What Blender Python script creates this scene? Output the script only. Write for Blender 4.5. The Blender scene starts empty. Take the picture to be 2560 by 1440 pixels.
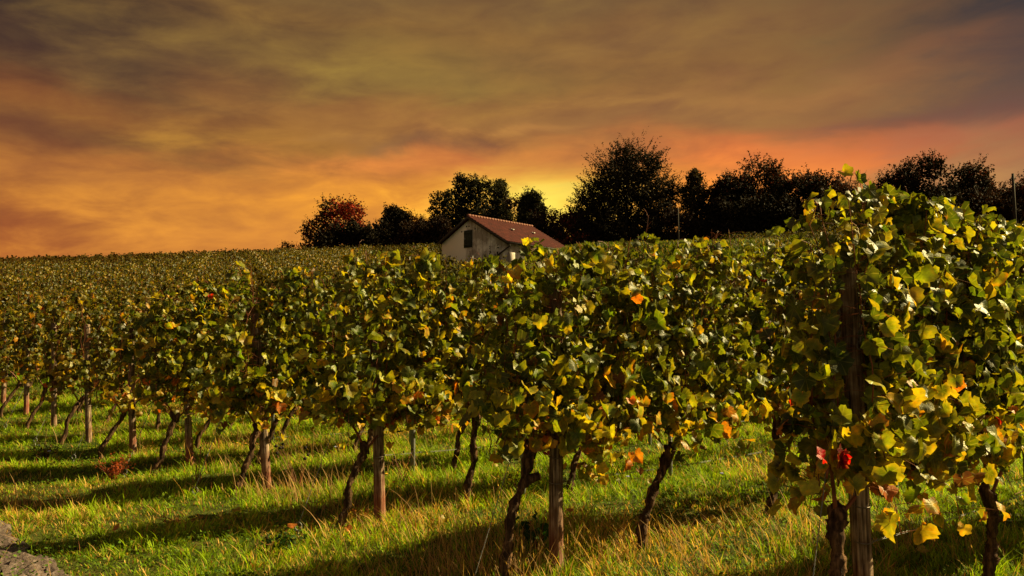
import bpy, math, random
import numpy as np
from math import radians as R, pi, sin, cos
from mathutils import Vector

random.seed(7)
rng = np.random.default_rng(11)
scene = bpy.context.scene
col = scene.collection

# ------------------------------------------------------------------ camera
F, PW, PH = 2009.0, 2560.0, 1440.0
PITCH = math.atan(150 / F)
CAMZ = 1.6
cam_d = bpy.data.cameras.new("camera")
cam = bpy.data.objects.new("camera", cam_d)
col.objects.link(cam)
cam.location = (0, 0, CAMZ)
cam.rotation_euler = (pi / 2 + PITCH, 0, 0)
cam_d.sensor_width = 36
cam_d.lens = F / PW * 36
cam_d.clip_start = 0.05
cam_d.clip_end = 4000
scene.camera = cam

def ray(px, py):
    u, v = (px - PW / 2) / F, (PH / 2 - py) / F
    return Vector((u, cos(PITCH) - v * sin(PITCH), sin(PITCH) + v * cos(PITCH)))

def at(px, py, Y):
    r = ray(px, py)
    return Vector((r.x / r.y * Y, Y, CAMZ + r.z / r.y * Y))

def proj(x, y, z):
    dz = z - CAMZ
    dep = y * cos(PITCH) + dz * sin(PITCH)
    up = dz * cos(PITCH) - y * sin(PITCH)
    dep = np.maximum(dep, 0.05)
    return PW / 2 + x / dep * F, PH / 2 - up / dep * F

# ------------------------------------------------------------------ terrain
def sstep(e0, e1, x):
    t = np.clip((x - e0) / (e1 - e0), 0, 1)
    return t * t * (3 - 2 * t)

YS = np.linspace(-60, 400, 2301)
_sl = 0.162 * sstep(11, 24, YS) * (1 - sstep(74, 92, YS))
ZS = np.concatenate([[0], np.cumsum(_sl[:-1]) * (YS[1] - YS[0])])

def terrain(x, y):
    x = np.asarray(x, float); y = np.asarray(y, float)
    z = np.interp(y, YS, ZS) * np.clip(1 + 0.0035 * x, 0.5, 1.6)
    # grassy bank in front of the barn's right side
    m = sstep(-5.0, 6.0, x) * (1 - sstep(20, 34, x)) * np.exp(-((y - 57.5) / 3.6) ** 2)
    z = z + 2.35 * m
    near = 1 - sstep(25, 45, y)
    z = z + near * 0.025 * (np.sin(x * 2.3 + 1.1 * y) + np.sin(y * 3.1 - x * 1.7 + 2))
    return z

D = np.array([0.77, 0.638]); D = D / np.linalg.norm(D)          # along a row, away from the track
E0 = np.array([1.80, 4.2]); ES = np.array([-1.5, 1.6])           # row ends
Q = np.array([D[1], -D[0]])                                       # across a row, towards the camera

# ------------------------------------------------------------------ materials
def newmat(name):
    m = bpy.data.materials.new(name); m.use_nodes = True
    m.node_tree.nodes.clear()
    return m, m.node_tree.nodes, m.node_tree.links

def N(ns, t, **kw):
    n = ns.new(t)
    for k, v in kw.items():
        if k in n.inputs: n.inputs[k].default_value = v
        else: setattr(n, k, v)
    return n

def ramp(ns, stops):
    r = ns.new("ShaderNodeValToRGB")
    cr = r.color_ramp
    while len(cr.elements) < len(stops): cr.elements.new(0.5)
    for e, (p, c) in zip(cr.elements, stops):
        e.position = p; e.color = (c[0], c[1], c[2], 1)
    return r

def leaf_mat(name, trans=0.45, rough=0.38, spec=0.5, sat_noise=0.35, veins=True, tmul=(1.5, 1.35, 0.6), nscale=35):
    m, ns, ln = newmat(name)
    out = N(ns, "ShaderNodeOutputMaterial")
    att = N(ns, "ShaderNodeAttribute", attribute_name="col")
    tc = N(ns, "ShaderNodeTexCoord")
    noi = N(ns, "ShaderNodeTexNoise", Scale=nscale, Detail=3.0)
    ln.new(tc.outputs["Object"], noi.inputs["Vector"])
    hs = N(ns, "ShaderNodeHueSaturation")
    mr = N(ns, "ShaderNodeMapRange")
    mr.inputs["From Min"].default_value = 0.3; mr.inputs["From Max"].default_value = 0.7
    mr.inputs["To Min"].default_value = 1 - sat_noise; mr.inputs["To Max"].default_value = 1 + sat_noise
    ln.new(noi.outputs["Fac"], mr.inputs["Value"])
    ln.new(mr.outputs[0], hs.inputs["Value"])
    ln.new(att.outputs["Color"], hs.inputs["Color"])
    colr = hs.outputs["Color"]
    bump_h = noi.outputs["Fac"]
    if veins:
        uv = N(ns, "ShaderNodeAttribute", attribute_name="luv")
        sep = N(ns, "ShaderNodeSeparateXYZ"); ln.new(uv.outputs["Vector"], sep.inputs[0])
        at2 = N(ns, "ShaderNodeMath", operation="ARCTAN2")
        ln.new(sep.outputs["X"], at2.inputs[0]); ln.new(sep.outputs["Y"], at2.inputs[1])
        mu = N(ns, "ShaderNodeMath", operation="MULTIPLY"); mu.inputs[1].default_value = 3.5
        ln.new(at2.outputs[0], mu.inputs[0])
        co = N(ns, "ShaderNodeMath", operation="COSINE"); ln.new(mu.outputs[0], co.inputs[0])
        ab = N(ns, "ShaderNodeMath", operation="ABSOLUTE"); ln.new(co.outputs[0], ab.inputs[0])
        pw = N(ns, "ShaderNodeMath", operation="POWER"); pw.inputs[1].default_value = 60
        ln.new(ab.outputs[0], pw.inputs[0])
        mx = N(ns, "ShaderNodeMixRGB", blend_type="MIX")
        ml = N(ns, "ShaderNodeMath", operation="MULTIPLY"); ml.inputs[1].default_value = 0.45
        ln.new(pw.outputs[0], ml.inputs[0]); ln.new(ml.outputs[0], mx.inputs["Fac"])
        mx.inputs["Color2"].default_value = (0.30, 0.30, 0.08, 1)
        ln.new(colr, mx.inputs["Color1"]); colr = mx.outputs[0]
        # fine ribs and crumple bump
        n2 = N(ns, "ShaderNodeTexNoise", Scale=9.0, Detail=2.0)
        ln.new(uv.outputs["Vector"], n2.inputs["Vector"])
        n3 = N(ns, "ShaderNodeTexNoise", Scale=1.7, Detail=4.0, Roughness=.6); ln.new(uv.outputs["Vector"], n3.inputs["Vector"])
        r3 = ramp(ns, [(.50, (0, 0, 0)), (.68, (.55, .55, .55))]); ln.new(n3.outputs["Fac"], r3.inputs[0])
        tw = N(ns, "ShaderNodeMixRGB", blend_type="MULTIPLY", Fac=1.0); tw.inputs["Color2"].default_value = (2.0, 1.25, .9, 1); ln.new(colr, tw.inputs["Color1"])
        bl = N(ns, "ShaderNodeMixRGB", blend_type="MIX"); ln.new(r3.outputs[0], bl.inputs["Fac"]); ln.new(colr, bl.inputs["Color1"]); ln.new(tw.outputs[0], bl.inputs["Color2"]); colr = bl.outputs[0]
        ad = N(ns, "ShaderNodeMath", operation="SUBTRACT")
        ln.new(n2.outputs["Fac"], ad.inputs[0]); ln.new(pw.outputs[0], ad.inputs[1])
        bump_h = ad.outputs[0]
    bp = N(ns, "ShaderNodeBump", Strength=0.22, Distance=0.01)
    ln.new(bump_h, bp.inputs["Height"])
    pr = N(ns, "ShaderNodeBsdfPrincipled", Roughness=rough)
    pr.inputs["Specular IOR Level"].default_value = spec
    ln.new(colr, pr.inputs["Base Color"]); ln.new(bp.outputs[0], pr.inputs["Normal"])
    tr = N(ns, "ShaderNodeBsdfTranslucent")
    tm = N(ns, "ShaderNodeMixRGB", blend_type="MULTIPLY", Fac=1.0)
    tm.inputs["Color2"].default_value = (*tmul, 1)
    ln.new(colr, tm.inputs["Color1"]); ln.new(tm.outputs[0], tr.inputs["Color"])
    mix = N(ns, "ShaderNodeMixShader"); mix.inputs[0].default_value = trans
    ln.new(pr.outputs[0], mix.inputs[1]); ln.new(tr.outputs[0], mix.inputs[2])
    ln.new(mix.outputs[0], out.inputs[0])
    return m

def noise_mat(name, stops, scale=8.0, stretch=(1, 1, 1), rough=0.85, bump=0.4, bdist=0.02, detail=8.0, spec=0.3, metallic=0.0):
    m, ns, ln = newmat(name)
    out = N(ns, "ShaderNodeOutputMaterial")
    tc = N(ns, "ShaderNodeTexCoord"); mp = N(ns, "ShaderNodeMapping")
    mp.inputs["Scale"].default_value = stretch
    ln.new(tc.outputs["Object"], mp.inputs[0])
    noi = N(ns, "ShaderNodeTexNoise", Scale=scale, Detail=detail, Roughness=0.62)
    ln.new(mp.outputs[0], noi.inputs["Vector"])
    rp = ramp(ns, stops); ln.new(noi.outputs["Fac"], rp.inputs[0])
    bp = N(ns, "ShaderNodeBump", Strength=bump, Distance=bdist); ln.new(noi.outputs["Fac"], bp.inputs["Height"])
    pr = N(ns, "ShaderNodeBsdfPrincipled", Roughness=rough, Metallic=metallic)
    pr.inputs["Specular IOR Level"].default_value = spec
    ln.new(rp.outputs[0], pr.inputs["Base Color"]); ln.new(bp.outputs[0], pr.inputs["Normal"])
    ln.new(pr.outputs[0], out.inputs[0])
    return m

M_leaf = leaf_mat("vine_leaf", trans=0.42, rough=0.42, spec=0.36, tmul=(1.6, 1.45, 0.5))
M_leaf_far = leaf_mat("far_vine_leaf", trans=0.35, rough=0.7, spec=0.08, veins=False)
M_tree_leaf = leaf_mat("tree_leaf", trans=0.18, rough=0.75, spec=0.08, veins=False, tmul=(1.2, 1.0, 0.5), nscale=3)
M_grass = leaf_mat("grass_blade", trans=0.45, rough=0.6, spec=0.12, veins=False, tmul=(1.3, 1.25, 0.5), nscale=6)
M_bark = noise_mat("vine_bark", [(0.3, (0.012, 0.007, 0.005)), (0.48, (0.05, 0.028, 0.017)), (0.66, (0.20, 0.11, 0.06))], 30, (1, 1, 0.2), bump=1.0, bdist=0.03, spec=.1)
M_treebark = noise_mat("tree_bark", [(0.3, (0.006, 0.004, 0.003)), (0.7, (0.024, 0.016, 0.011))], 6, (1, 1, .3))
M_cane = noise_mat("cane_bark", [(0.3, (0.07, 0.018, 0.012)), (0.7, (0.26, 0.08, 0.03))], 12, (1, 1, .3), rough=0.5)
M_cut = noise_mat("cut_wood", [(0.3, (0.4, 0.24, 0.12)), (0.7, (0.6, 0.4, 0.24))], 30)
M_metal = noise_mat("galvanised_steel", [(0.3, (0.14, 0.145, 0.15)), (0.7, (0.28, 0.28, 0.28))], 12, rough=0.75, metallic=0.3, bump=0.1)
M_rust = noise_mat("rusty_chain", [(0.3, (0.06, 0.05, 0.045)), (0.7, (0.22, 0.19, 0.17))], 40, rough=0.5, metallic=0.7, bump=0.2)
M_white = noise_mat("white_plastic", [(0.3, (0.6, 0.6, 0.58)), (0.7, (0.8, 0.8, 0.78))], 12, bump=0.05)

def post_material():
    m, ns, ln = newmat("weathered_post")
    out = N(ns, "ShaderNodeOutputMaterial")
    tc = N(ns, "ShaderNodeTexCoord"); mp = N(ns, "ShaderNodeMapping"); mp.inputs["Scale"].default_value = (1, 1, 0.06)
    ln.new(tc.outputs["Object"], mp.inputs[0])
    noi = N(ns, "ShaderNodeTexNoise", Scale=60.0, Detail=8.0, Roughness=0.6); ln.new(mp.outputs[0], noi.inputs["Vector"])
    rp = ramp(ns, [(0.36, (0.03, 0.018, 0.012)), (0.48, (0.20, 0.14, 0.10)), (0.66, (0.48, 0.37, 0.28))])
    ln.new(noi.outputs["Fac"], rp.inputs[0])
    # knots and stains
    n2 = N(ns, "ShaderNodeTexNoise", Scale=7.0, Detail=3.0); ln.new(tc.outputs["Object"], n2.inputs["Vector"])
    r2 = ramp(ns, [(0.42, (0.45, 0.38, 0.33)), (0.6, (1, 1, 1))]); ln.new(n2.outputs["Fac"], r2.inputs[0])
    mx = N(ns, "ShaderNodeMixRGB", blend_type="MULTIPLY", Fac=1.0)
    ln.new(rp.outputs[0], mx.inputs["Color1"]); ln.new(r2.outputs[0], mx.inputs["Color2"])
    # reddish wood preservative left near the foot
    sp = N(ns, "ShaderNodeSeparateXYZ"); ln.new(tc.outputs["Object"], sp.inputs[0])
    mr = N(ns, "ShaderNodeMapRange"); mr.inputs["From Min"].default_value = 0.25; mr.inputs["From Max"].default_value = 0.55
    mr.inputs["To Min"].default_value = 0.65; mr.inputs["To Max"].default_value = 0.0
    ln.new(sp.outputs["Z"], mr.inputs["Value"])
    m3 = N(ns, "ShaderNodeMixRGB", blend_type="MIX"); m3.inputs["Color2"].default_value = (0.28, 0.06, 0.035, 1)
    oi = N(ns, "ShaderNodeObjectInfo")
    mm = N(ns, "ShaderNodeMath", operation="MULTIPLY"); ln.new(mr.outputs[0], mm.inputs[0]); ln.new(oi.outputs["Random"], mm.inputs[1])
    ln.new(mm.outputs[0], m3.inputs["Fac"]); ln.new(mx.outputs[0], m3.inputs["Color1"])
    bp = N(ns, "ShaderNodeBump", Strength=1.0, Distance=0.02); ln.new(noi.outputs["Fac"], bp.inputs["Height"])
    pr = N(ns, "ShaderNodeBsdfPrincipled", Roughness=0.8); pr.inputs["Specular IOR Level"].default_value = 0.25
    ln.new(m3.outputs[0], pr.inputs["Base Color"]); ln.new(bp.outputs[0], pr.inputs["Normal"])
    ln.new(pr.outputs[0], out.inputs[0])
    return m
M_post = post_material()

def ground_material():
    m, ns, ln = newmat("meadow_ground")
    out = N(ns, "ShaderNodeOutputMaterial")
    tc = N(ns, "ShaderNodeTexCoord")
    n1 = N(ns, "ShaderNodeTexNoise", Scale=0.55, Detail=6.0, Roughness=0.6); ln.new(tc.outputs["Object"], n1.inputs["Vector"])
    n2 = N(ns, "ShaderNodeTexNoise", Scale=14.0, Detail=6.0, Roughness=0.7); ln.new(tc.outputs["Object"], n2.inputs["Vector"])
    r1 = ramp(ns, [(0.35, (0.035, 0.05, 0.012)), (0.55, (0.06, 0.075, 0.015)), (0.7, (0.13, 0.095, 0.035))])
    r2 = ramp(ns, [(0.3, (0.35, 0.35, 0.35)), (0.7, (1.4, 1.3, 1.1))])
    ln.new(n1.outputs["Fac"], r1.inputs[0]); ln.new(n2.outputs["Fac"], r2.inputs[0])
    mx = N(ns, "ShaderNodeMixRGB", blend_type="MULTIPLY", Fac=1.0)
    ln.new(r1.outputs[0], mx.inputs["Color1"]); ln.new(r2.outputs[0], mx.inputs["Color2"])
    bp = N(ns, "ShaderNodeBump", Strength=0.8, Distance=0.05); ln.new(n2.outputs["Fac"], bp.inputs["Height"])
    pr = N(ns, "ShaderNodeBsdfPrincipled", Roughness=0.95); pr.inputs["Specular IOR Level"].default_value = 0.1
    ln.new(mx.outputs[0], pr.inputs["Base Color"]); ln.new(bp.outputs[0], pr.inputs["Normal"])
    ln.new(pr.outputs[0], out.inputs[0])
    return m
M_ground = ground_material()
M_track = noise_mat("stony_dirt", [(0.3, (0.03, 0.022, 0.02)), (0.5, (0.10, 0.07, 0.065)), (0.72, (0.22, 0.17, 0.16))], 16, bump=1.0, bdist=0.03)

# ------------------------------------------------------------------ object helpers
def tag(o, label=None, cat=None, group=None, kind=None):
    if label: o["label"] = label
    if cat: o["category"] = cat
    if group: o["group"] = group
    if kind: o["kind"] = kind
    return o

def empty(name, loc, rz=0.0):
    o = bpy.data.objects.new(name, None); col.objects.link(o)
    o.empty_display_size = 0.2
    o.location = loc; o.rotation_euler = (0, 0, rz)
    return o

def mesh_np(name, V, faces, mat, cols=None, luv=None, smooth=False):
    """faces: list of int arrays, each (n,k)"""
    me = bpy.data.meshes.new(name)
    V = np.asarray(V, np.float32)
    me.vertices.add(len(V)); me.vertices.foreach_set("co", V.ravel())
    faces = [np.asarray(f, np.int32) for f in faces if len(f)]
    nl = sum(f.size for f in faces); nf = sum(len(f) for f in faces)
    me.loops.add(nl); me.polygons.add(nf)
    me.loops.foreach_set("vertex_index", np.concatenate([f.ravel() for f in faces]))
    starts = []; s = 0; tot = []
    for f in faces:
        k = f.shape[1]; starts.append(s + np.arange(len(f)) * k); s += f.size
    me.polygons.foreach_set("loop_start", np.concatenate(starts).astype(np.int32))
    if smooth: me.polygons.foreach_set("use_smooth", np.ones(nf, bool))
    me.update(calc_edges=True)
    if cols is not None:
        a = me.attributes.new("col", "FLOAT_COLOR", "POINT")
        c = np.ones((len(V), 4), np.float32); c[:, :3] = cols
        a.data.foreach_set("color", c.ravel())
    if luv is not None:
        a = me.attributes.new("luv", "FLOAT_VECTOR", "POINT")
        a.data.foreach_set("vector", np.asarray(luv, np.float32).ravel())
    me.materials.append(mat)
    return me

def obj(name, me, parent=None, loc=None):
    o = bpy.data.objects.new(name, me); col.objects.link(o)
    if parent: o.parent = parent
    if loc is not None: o.location = loc
    return o

def copy_tree(o, parent=None):
    c = o.copy(); col.objects.link(c)
    if parent: c.parent = parent
    for ch in list(o.children): copy_tree(ch, c)
    return c

class MB:
    """collects verts / faces, builds one mesh"""
    def __init__(self): self.V = []; self.F = {}; self.n = 0; self.C = []
    def add(self, V, faces, c=None):
        V = np.asarray(V, float); self.V.append(V)
        for f in faces:
            f = np.asarray(f, int)
            if len(f): self.F.setdefault(f.shape[1], []).append(f + self.n)
        self.n += len(V)
        if c is not None: self.C.append(np.broadcast_to(np.asarray(c, float), (len(V), 3)))
    def box(self, c, s, ax=None):
        sx, sy, sz = [k / 2 for k in s]
        P = np.array([[x, y, z] for z in (-sz, sz) for y in (-sy, sy) for x in (-sx, sx)])
        if ax is not None: P = P @ np.array(ax)
        self.add(P + np.array(c), [[[0, 2, 3, 1], [4, 5, 7, 6], [0, 1, 5, 4], [2, 6, 7, 3], [0, 4, 6, 2], [1, 3, 7, 5]]])
    def tube(self, P, r, n=8, jit=0.0, cap=True, c=None, ph=0.0):
        P = np.asarray(P, float); m = len(P); r = np.broadcast_to(np.asarray(r, float), (m,))
        T = np.gradient(P, axis=0) if m > 2 else np.repeat([P[1] - P[0]], 2, 0)
        T /= np.linalg.norm(T, axis=1)[:, None] + 1e-9
        ref = np.array([0.31, 0.11, 0.94]) if abs(T[0][2]) < 0.8 else np.array([1.0, 0.2, 0.0])
        A = np.cross(T, ref); A /= np.linalg.norm(A, axis=1)[:, None] + 1e-9
        B = np.cross(T, A)
        th = np.arange(n) / n * 2 * pi + ph
        rr = r[:, None] * (1 + (jit * rng.normal(size=(m, n)) if jit else 0))
        V = P[:, None, :] + rr[..., None] * (np.cos(th)[None, :, None] * A[:, None, :] + np.sin(th)[None, :, None] * B[:, None, :])
        V = V.reshape(-1, 3)
        i = np.arange(m - 1)[:, None] * n; j = np.arange(n)[None, :]; j2 = (j + 1) % n
        q = np.stack([i + j, i + j2, i + n + j2, i + n + j], -1).reshape(-1, 4)
        fs = [q]
        if cap:
            V = np.vstack([V, P[0], P[-1]])
            a = np.arange(n); b = (a + 1) % n
            fs.append(np.stack([b, a, np.full(n, m * n)], -1))
            fs.append(np.stack([(m - 1) * n + a, (m - 1) * n + b, np.full(n, m * n + 1)], -1))
        self.add(V, fs, c)
    def mesh(self, name, mat, smooth=True):
        V = np.vstack(self.V)
        return mesh_np(name, V, [np.vstack(f) for f in self.F.values()], mat, np.vstack(self.C) if self.C else None, None, smooth)
    def build(self, name, mat, parent=None, smooth=True, loc=None):
        return obj(name, self.mesh(name, mat, smooth), parent, loc)

# ------------------------------------------------------------------ leaves
def leaf_templates(K, hq, seed, fine=24):
    r = np.random.default_rng(seed); out = []
    for k in range(K):
        if hq: th = np.linspace(-pi / 2 + 0.16, 1.5 * pi - 0.16, fine)
        else: th = np.linspace(-pi / 2 + 0.3, 1.5 * pi - 0.3, 9)
        a = (th - pi / 2)
        lob = np.maximum.reduce([np.exp(-(a / 0.42) ** 2) * 1.0,
                                 np.exp(-((np.abs(a) - 1.0) / 0.40) ** 2) * 0.93,
                                 np.exp(-((np.abs(a) - 2.05) / 0.5) ** 2) * 0.78])
        rad = 0.74 + 0.26 * lob
        rad *= np.where(np.abs(a) > 2.6, 0.72, 1)
        if hq:
            rad *= 1 + 0.045 * np.where(np.arange(fine) % 2 == 0, 1, -1) + 0.04 * r.normal(size=fine)
        x, y = rad * np.cos(th), rad * np.sin(th)
        rings = [0.52, 1.0] if hq else [1.0]
        V = [[0, 0]]; 
        for s in rings: V += list(np.stack([x * s, y * s], -1))
        V = np.array(V); n = len(th)
        fs = [[0, 1 + i, 2 + i] for i in range(n - 1)]
        F = [np.array(fs)]
        if hq:
            i = np.arange(n - 1)
            F.append(np.stack([1 + i, 1 + n + i, 2 + n + i, 2 + i], -1))
        fold = r.uniform(0.1, 0.8) * r.choice([1, 1, -0.5]); cup = r.uniform(-0.5, 0.4); wv = r.uniform(0.08, 0.26); dr = r.uniform(0.1, 0.65)
        rr = np.hypot(V[:, 0], V[:, 1]); tt = np.arctan2(V[:, 1], V[:, 0])
        z = fold * np.abs(V[:, 0]) + cup * rr ** 2 + wv * np.sin(3 * tt + r.uniform(0, 6)) * rr ** 2 - dr * np.maximum(V[:, 1], 0) ** 2
        P = np.column_stack([V[:, 0] * 0.95, V[:, 1], z])
        out.append((P, F, V, rr / max(rr.max(), 1e-6)))
    return out
T_HQ = leaf_templates(10, True, 3)
T_MQ = leaf_templates(8, True, 5, fine=13)
T_LQ = leaf_templates(8, False, 4)

def rhomb():
    P = np.array([[0, -0.55, 0], [0.5, 0.05, 0.14], [0, 0.6, -0.1], [-0.5, 0.05, 0.14]])
    return (P, [np.array([[0, 1, 2], [0, 2, 3]])], P[:, :2], np.array([.8, 1, 1, 1.]))
T_R = [rhomb()]

def norm(v): return v / (np.linalg.norm(v, axis=-1, keepdims=True) + 1e-9)

def leaf_mesh(name, T, pos, nrm, tip, size, cols, edge_cols, mat, want_uv=True, smooth=True):
    n = len(pos)
    nrm = norm(nrm); tip = norm(tip - nrm * np.sum(tip * nrm, -1, keepdims=True)); xx = np.cross(tip, nrm)
    which = rng.integers(0, len(T), n)
    VV = []; CC = []; UU = []; FF = {}; base = 0
    for k, (P, Fs, uv, rn) in enumerate(T):
        idx = np.nonzero(which == k)[0]
        if len(idx) == 0: continue
        m = len(idx); nv = len(P)
        M = np.stack([xx[idx], tip[idx], nrm[idx]], 1)              # m,3,3
        V = np.einsum("vk,mkj->mvj", P, M) * size[idx][:, None, None] + pos[idx][:, None, :]
        e = np.clip((rn - 0.45) * 1.8, 0, 1)[None, :, None]
        C = cols[idx][:, None, :] * (1 - e) + edge_cols[idx][:, None, :] * e
        VV.append(V.reshape(-1, 3)); CC.append(C.reshape(-1, 3))
        u = np.zeros((nv, 3)); u[:, :2] = uv
        U = np.broadcast_to(u, (m, nv, 3)).copy(); U[:, :, 2] = rng.uniform(0, 50, m)[:, None]
        UU.append(U.reshape(-1, 3))
        off = (base + np.arange(m) * nv)[:, None, None]
        for f in Fs: FF.setdefault(f.shape[1], []).append((f[None] + off).reshape(-1, f.shape[1]))
        base += m * nv
    return mesh_np(name, np.vstack(VV), [np.vstack(f) for f in FF.values()], mat, np.vstack(CC), np.vstack(UU) if want_uv else None, smooth)

PAL = dict(dark=(0.050, 0.070, 0.006), green=(0.128, 0.158, 0.009), ygreen=(0.31, 0.28, 0.013),
           yellow=(0.46, 0.34, 0.022), orange=(0.46, 0.15, 0.014), red=(0.40, 0.018, 0.016), brown=(0.14, 0.06, 0.02))
PC = np.array([PAL[k] for k in ("dark", "green", "ygreen", "yellow", "orange", "red", "brown")])

def leaf_colors(z, warm=0.0):
    """per-leaf base and edge colours: greener high in the canopy, turned yellow and orange low down"""
    n = len(z)
    low = 1 - np.clip((z - 0.70) / 0.55, 0, 1)
    u = rng.uniform(size=n)
    p = np.stack([0.36 * (1 - low) + 0.06 + 0.45 * np.clip((z - 1.45) / .6, 0, 1), 0.42 - 0.20 * low, 0.22 + 0.20 * low, 0.022 + 0.30 * low + warm * .2,
                  0.004 + 0.15 * low + warm * .2, 0.0005 + 0.004 * low, 0.012 + 0.05 * low + warm * .12], -1)
    cp = np.cumsum(p / p.sum(1, keepdims=True), 1)
    k = (u[:, None] > cp).sum(1).clip(0, 6)
    c = PC[k] * rng.uniform(0.55, 1.35, (n, 1)) * (1 + 0.12 * rng.normal(size=(n, 3)))
    ek = np.clip(k + (rng.uniform(size=n) < 0.25 + 0.35 * low) * rng.integers(1, 3, n), 0, 4)
    ek = np.where(k >= 5, k, ek)
    e = PC[ek] * rng.uniform(0.75, 1.25, (n, 1))
    return np.clip(c, 0.003, 0.8), np.clip(e, 0.003, 0.8)

# a vine in local space: x along the row, y across it (towards -y = camera side), z up
def make_vine(q, seed, lean=0.28, headz=0.68, first=False, clear=None, per_mul=1.0, firstx=1.2, top=2.36, trunk_r=0.042, cut=False):
    r = np.random.default_rng(seed)
    res = {}
    # trunk
    tb = MB()
    n = 44 if q == 2 else 10
    s = np.linspace(0, 1, n)
    ph = r.uniform(0, 6, 4)
    P = np.column_stack([lean * (s ** 1.6) + 0.030 * np.sin(6 * s + ph[0]) + .012 * np.sin(15 * s + ph[1]) - .030 * np.sin(ph[0]),
                         0.03 * np.sin(4 * s + ph[2]) * s, headz * s - 0.06 * (1 - s)])
    rad = trunk_r * (1.12 - 0.28 * s + 0.34 * np.exp(-((s - 1) / 0.13) ** 2) + 0.14 * np.sin(19 * s + ph[3]) * (s > .1) + 0.10 * np.sin(47 * s + ph[1]) + 0.3 * np.exp(-(s / .08) ** 2))
    tb.tube(P, rad * .78, 12 if q == 2 else 6, jit=0.15 if q == 2 else 0.06)
    head = P[-1]
    if q >= 1:                                   # arms and spurs on the head
        for k in range(3 if q == 2 else 1):
            a = r.uniform(-0.9, 0.9); L = r.uniform(0.05, 0.11)
            tb.tube([head + [0, 0, -.02], head + [sin(a) * L * .6, r.uniform(-.03, .03), L * .6], head + [sin(a) * L, 0, L]], [trunk_r * .9, trunk_r * .75, trunk_r * .5], 7, jit=0.12)
        if cut:
            c0 = P[int(n * .78)]
            tb.tube([c0, c0 + [0.06, -.02, .03], c0 + [0.115, -.035, .045]], [trunk_r * .9, trunk_r * .75, trunk_r * .7], 9, jit=.05)
    res["trunk"] = tb.mesh("trunk", M_bark)
    if cut:
        cb = MB(); e = c0 + np.array([0.115, -.035, .045]); cb.tube([e, e + [.006, -.0018, .0025]], trunk_r * .62, 12)
        res["cut_face"] = cb.mesh("cut_face", M_cut)
    # canes
    cb = MB()
    x0, x1 = (-0.15 if firstx < 1.5 else 0.16, firstx) if first else (-0.22, 1.30)
    sh = []
    for sx in (x0 * 0.6, x1 * 0.8):              # fruiting canes bowed along the lower wire
        cz = 0.95 + r.uniform(-.05, .05)
        m = 8; u = np.linspace(0, 1, m)[:, None]
        e = np.array([sx, 0, cz - .04])
        pth = head * (1 - u) + e * u + np.array([0, 0, 1.0]) * (np.sin(u * pi) * 0.16) 
        cb.tube(pth, np.linspace(0.012, 0.006, m), 5)
    nsh = int([10, 14, 21][q] * (x1 - x0) / 1.4)
    for k in range(nsh):
        x = x0 + (x1 - x0) * (k + r.uniform(0.1, .9)) / nsh
        htop = top + r.normal() * 0.10 - (max(0, 0.25 - x) * 1.0 if first else 0)
        if r.uniform() < 0.13: htop += 0.12
        m = 14; u = np.linspace(0, 1, m)
        wx = np.cumsum(r.normal(size=m) * 0.022); wy = np.cumsum(r.normal(size=m) * 0.020)
        zz = 0.90 + (htop - 0.90) * u
        bend = 0.10 * np.clip(u - 0.75, 0, 1) * 4 * r.normal()
        pth = np.column_stack([x + wx + bend * .6, wy * 0.9 + r.normal() * .045 + bend * .5, zz - 0.1 * np.abs(bend) * u])
        sh.append((pth, 1.0)); cb.tube(pth, np.linspace(0.0048, 0.0022, m), 4, cap=False)
    for k in range([3, 4, 5][q]):                # canes that escape the wires and hang out
        x = r.uniform(x0, x1); side = r.choice([-1, -1, 1]); m = 9; u = np.linspace(0, 1, m)
        L = r.uniform(0.25, 0.5) * (.6 if first else 1); up = r.uniform(0.05, 0.25); z0 = r.uniform(0.9, 1.25)
        pth = np.column_stack([x + L * .7 * u * r.normal(), side * (0.08 + L * .75 * u), z0 + up * np.sin(u * pi) - (z0 - r.uniform(.62, .9)) * u ** 2])
        sh.append((pth, 0.8)); cb.tube(pth, np.linspace(0.005, 0.002, m), 4, cap=False)
    for k in range([0, 1, 2][q]):               # shoots standing over the top
        x = r.uniform(x0 + .2, x1 - .2); m = 6; u = np.linspace(0, 1, m)
        pth = np.column_stack([x + u * r.uniform(-.15, .15), u * r.uniform(-.1, .1), top - .1 + u * r.uniform(.18, .32)])
        sh.append((pth, 0.55)); cb.tube(pth, np.linspace(0.004, 0.002, m), 4, cap=False)
    # leaves along the shoots
    per = int([24, 40, 56][q] * per_mul)
    A = []; O = []; S = []
    for pth, w in sh:
        m = max(4, int(per * w * r.uniform(.5, 1.5))); u = r.uniform(0.02, 1, m) * (len(pth) - 1); i = np.minimum(u.astype(int), len(pth) - 2); f = (u - i)[:, None]
        pos = pth[i] * (1 - f) + pth[i + 1] * f
        A.append(pos); S.append(1 - 0.35 * (u / len(pth)) ** 3)
    A = np.vstack(A); S = np.concatenate(S); m = len(A)
    side = np.where(r.uniform(size=m) < 0.58, -1.0, 1.0)
    out = np.column_stack([r.normal(size=m) * 0.8, side * r.uniform(0.25, 1.1, m), r.normal(size=m) * 0.25]); out = norm(out)
    dist = r.uniform(0.05, 0.24, m) * (1 - 0.35 * np.clip((A[:, 2] - 2.0) / .4, 0, 1))
    pos = A + out * dist[:, None] + np.array([0, 0, .02])
    if q == 2:
        for a, b in zip(A[::2], pos[::2]): cb.tube([a, (a + b) / 2 + [0, 0, .012], b], [0.002, .0018, 0.0015], 3, cap=False)
    hi = pos[:, 2] > top + .12; pos[hi, 2] = top + .08 - r.uniform(0, .25, hi.sum())
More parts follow.
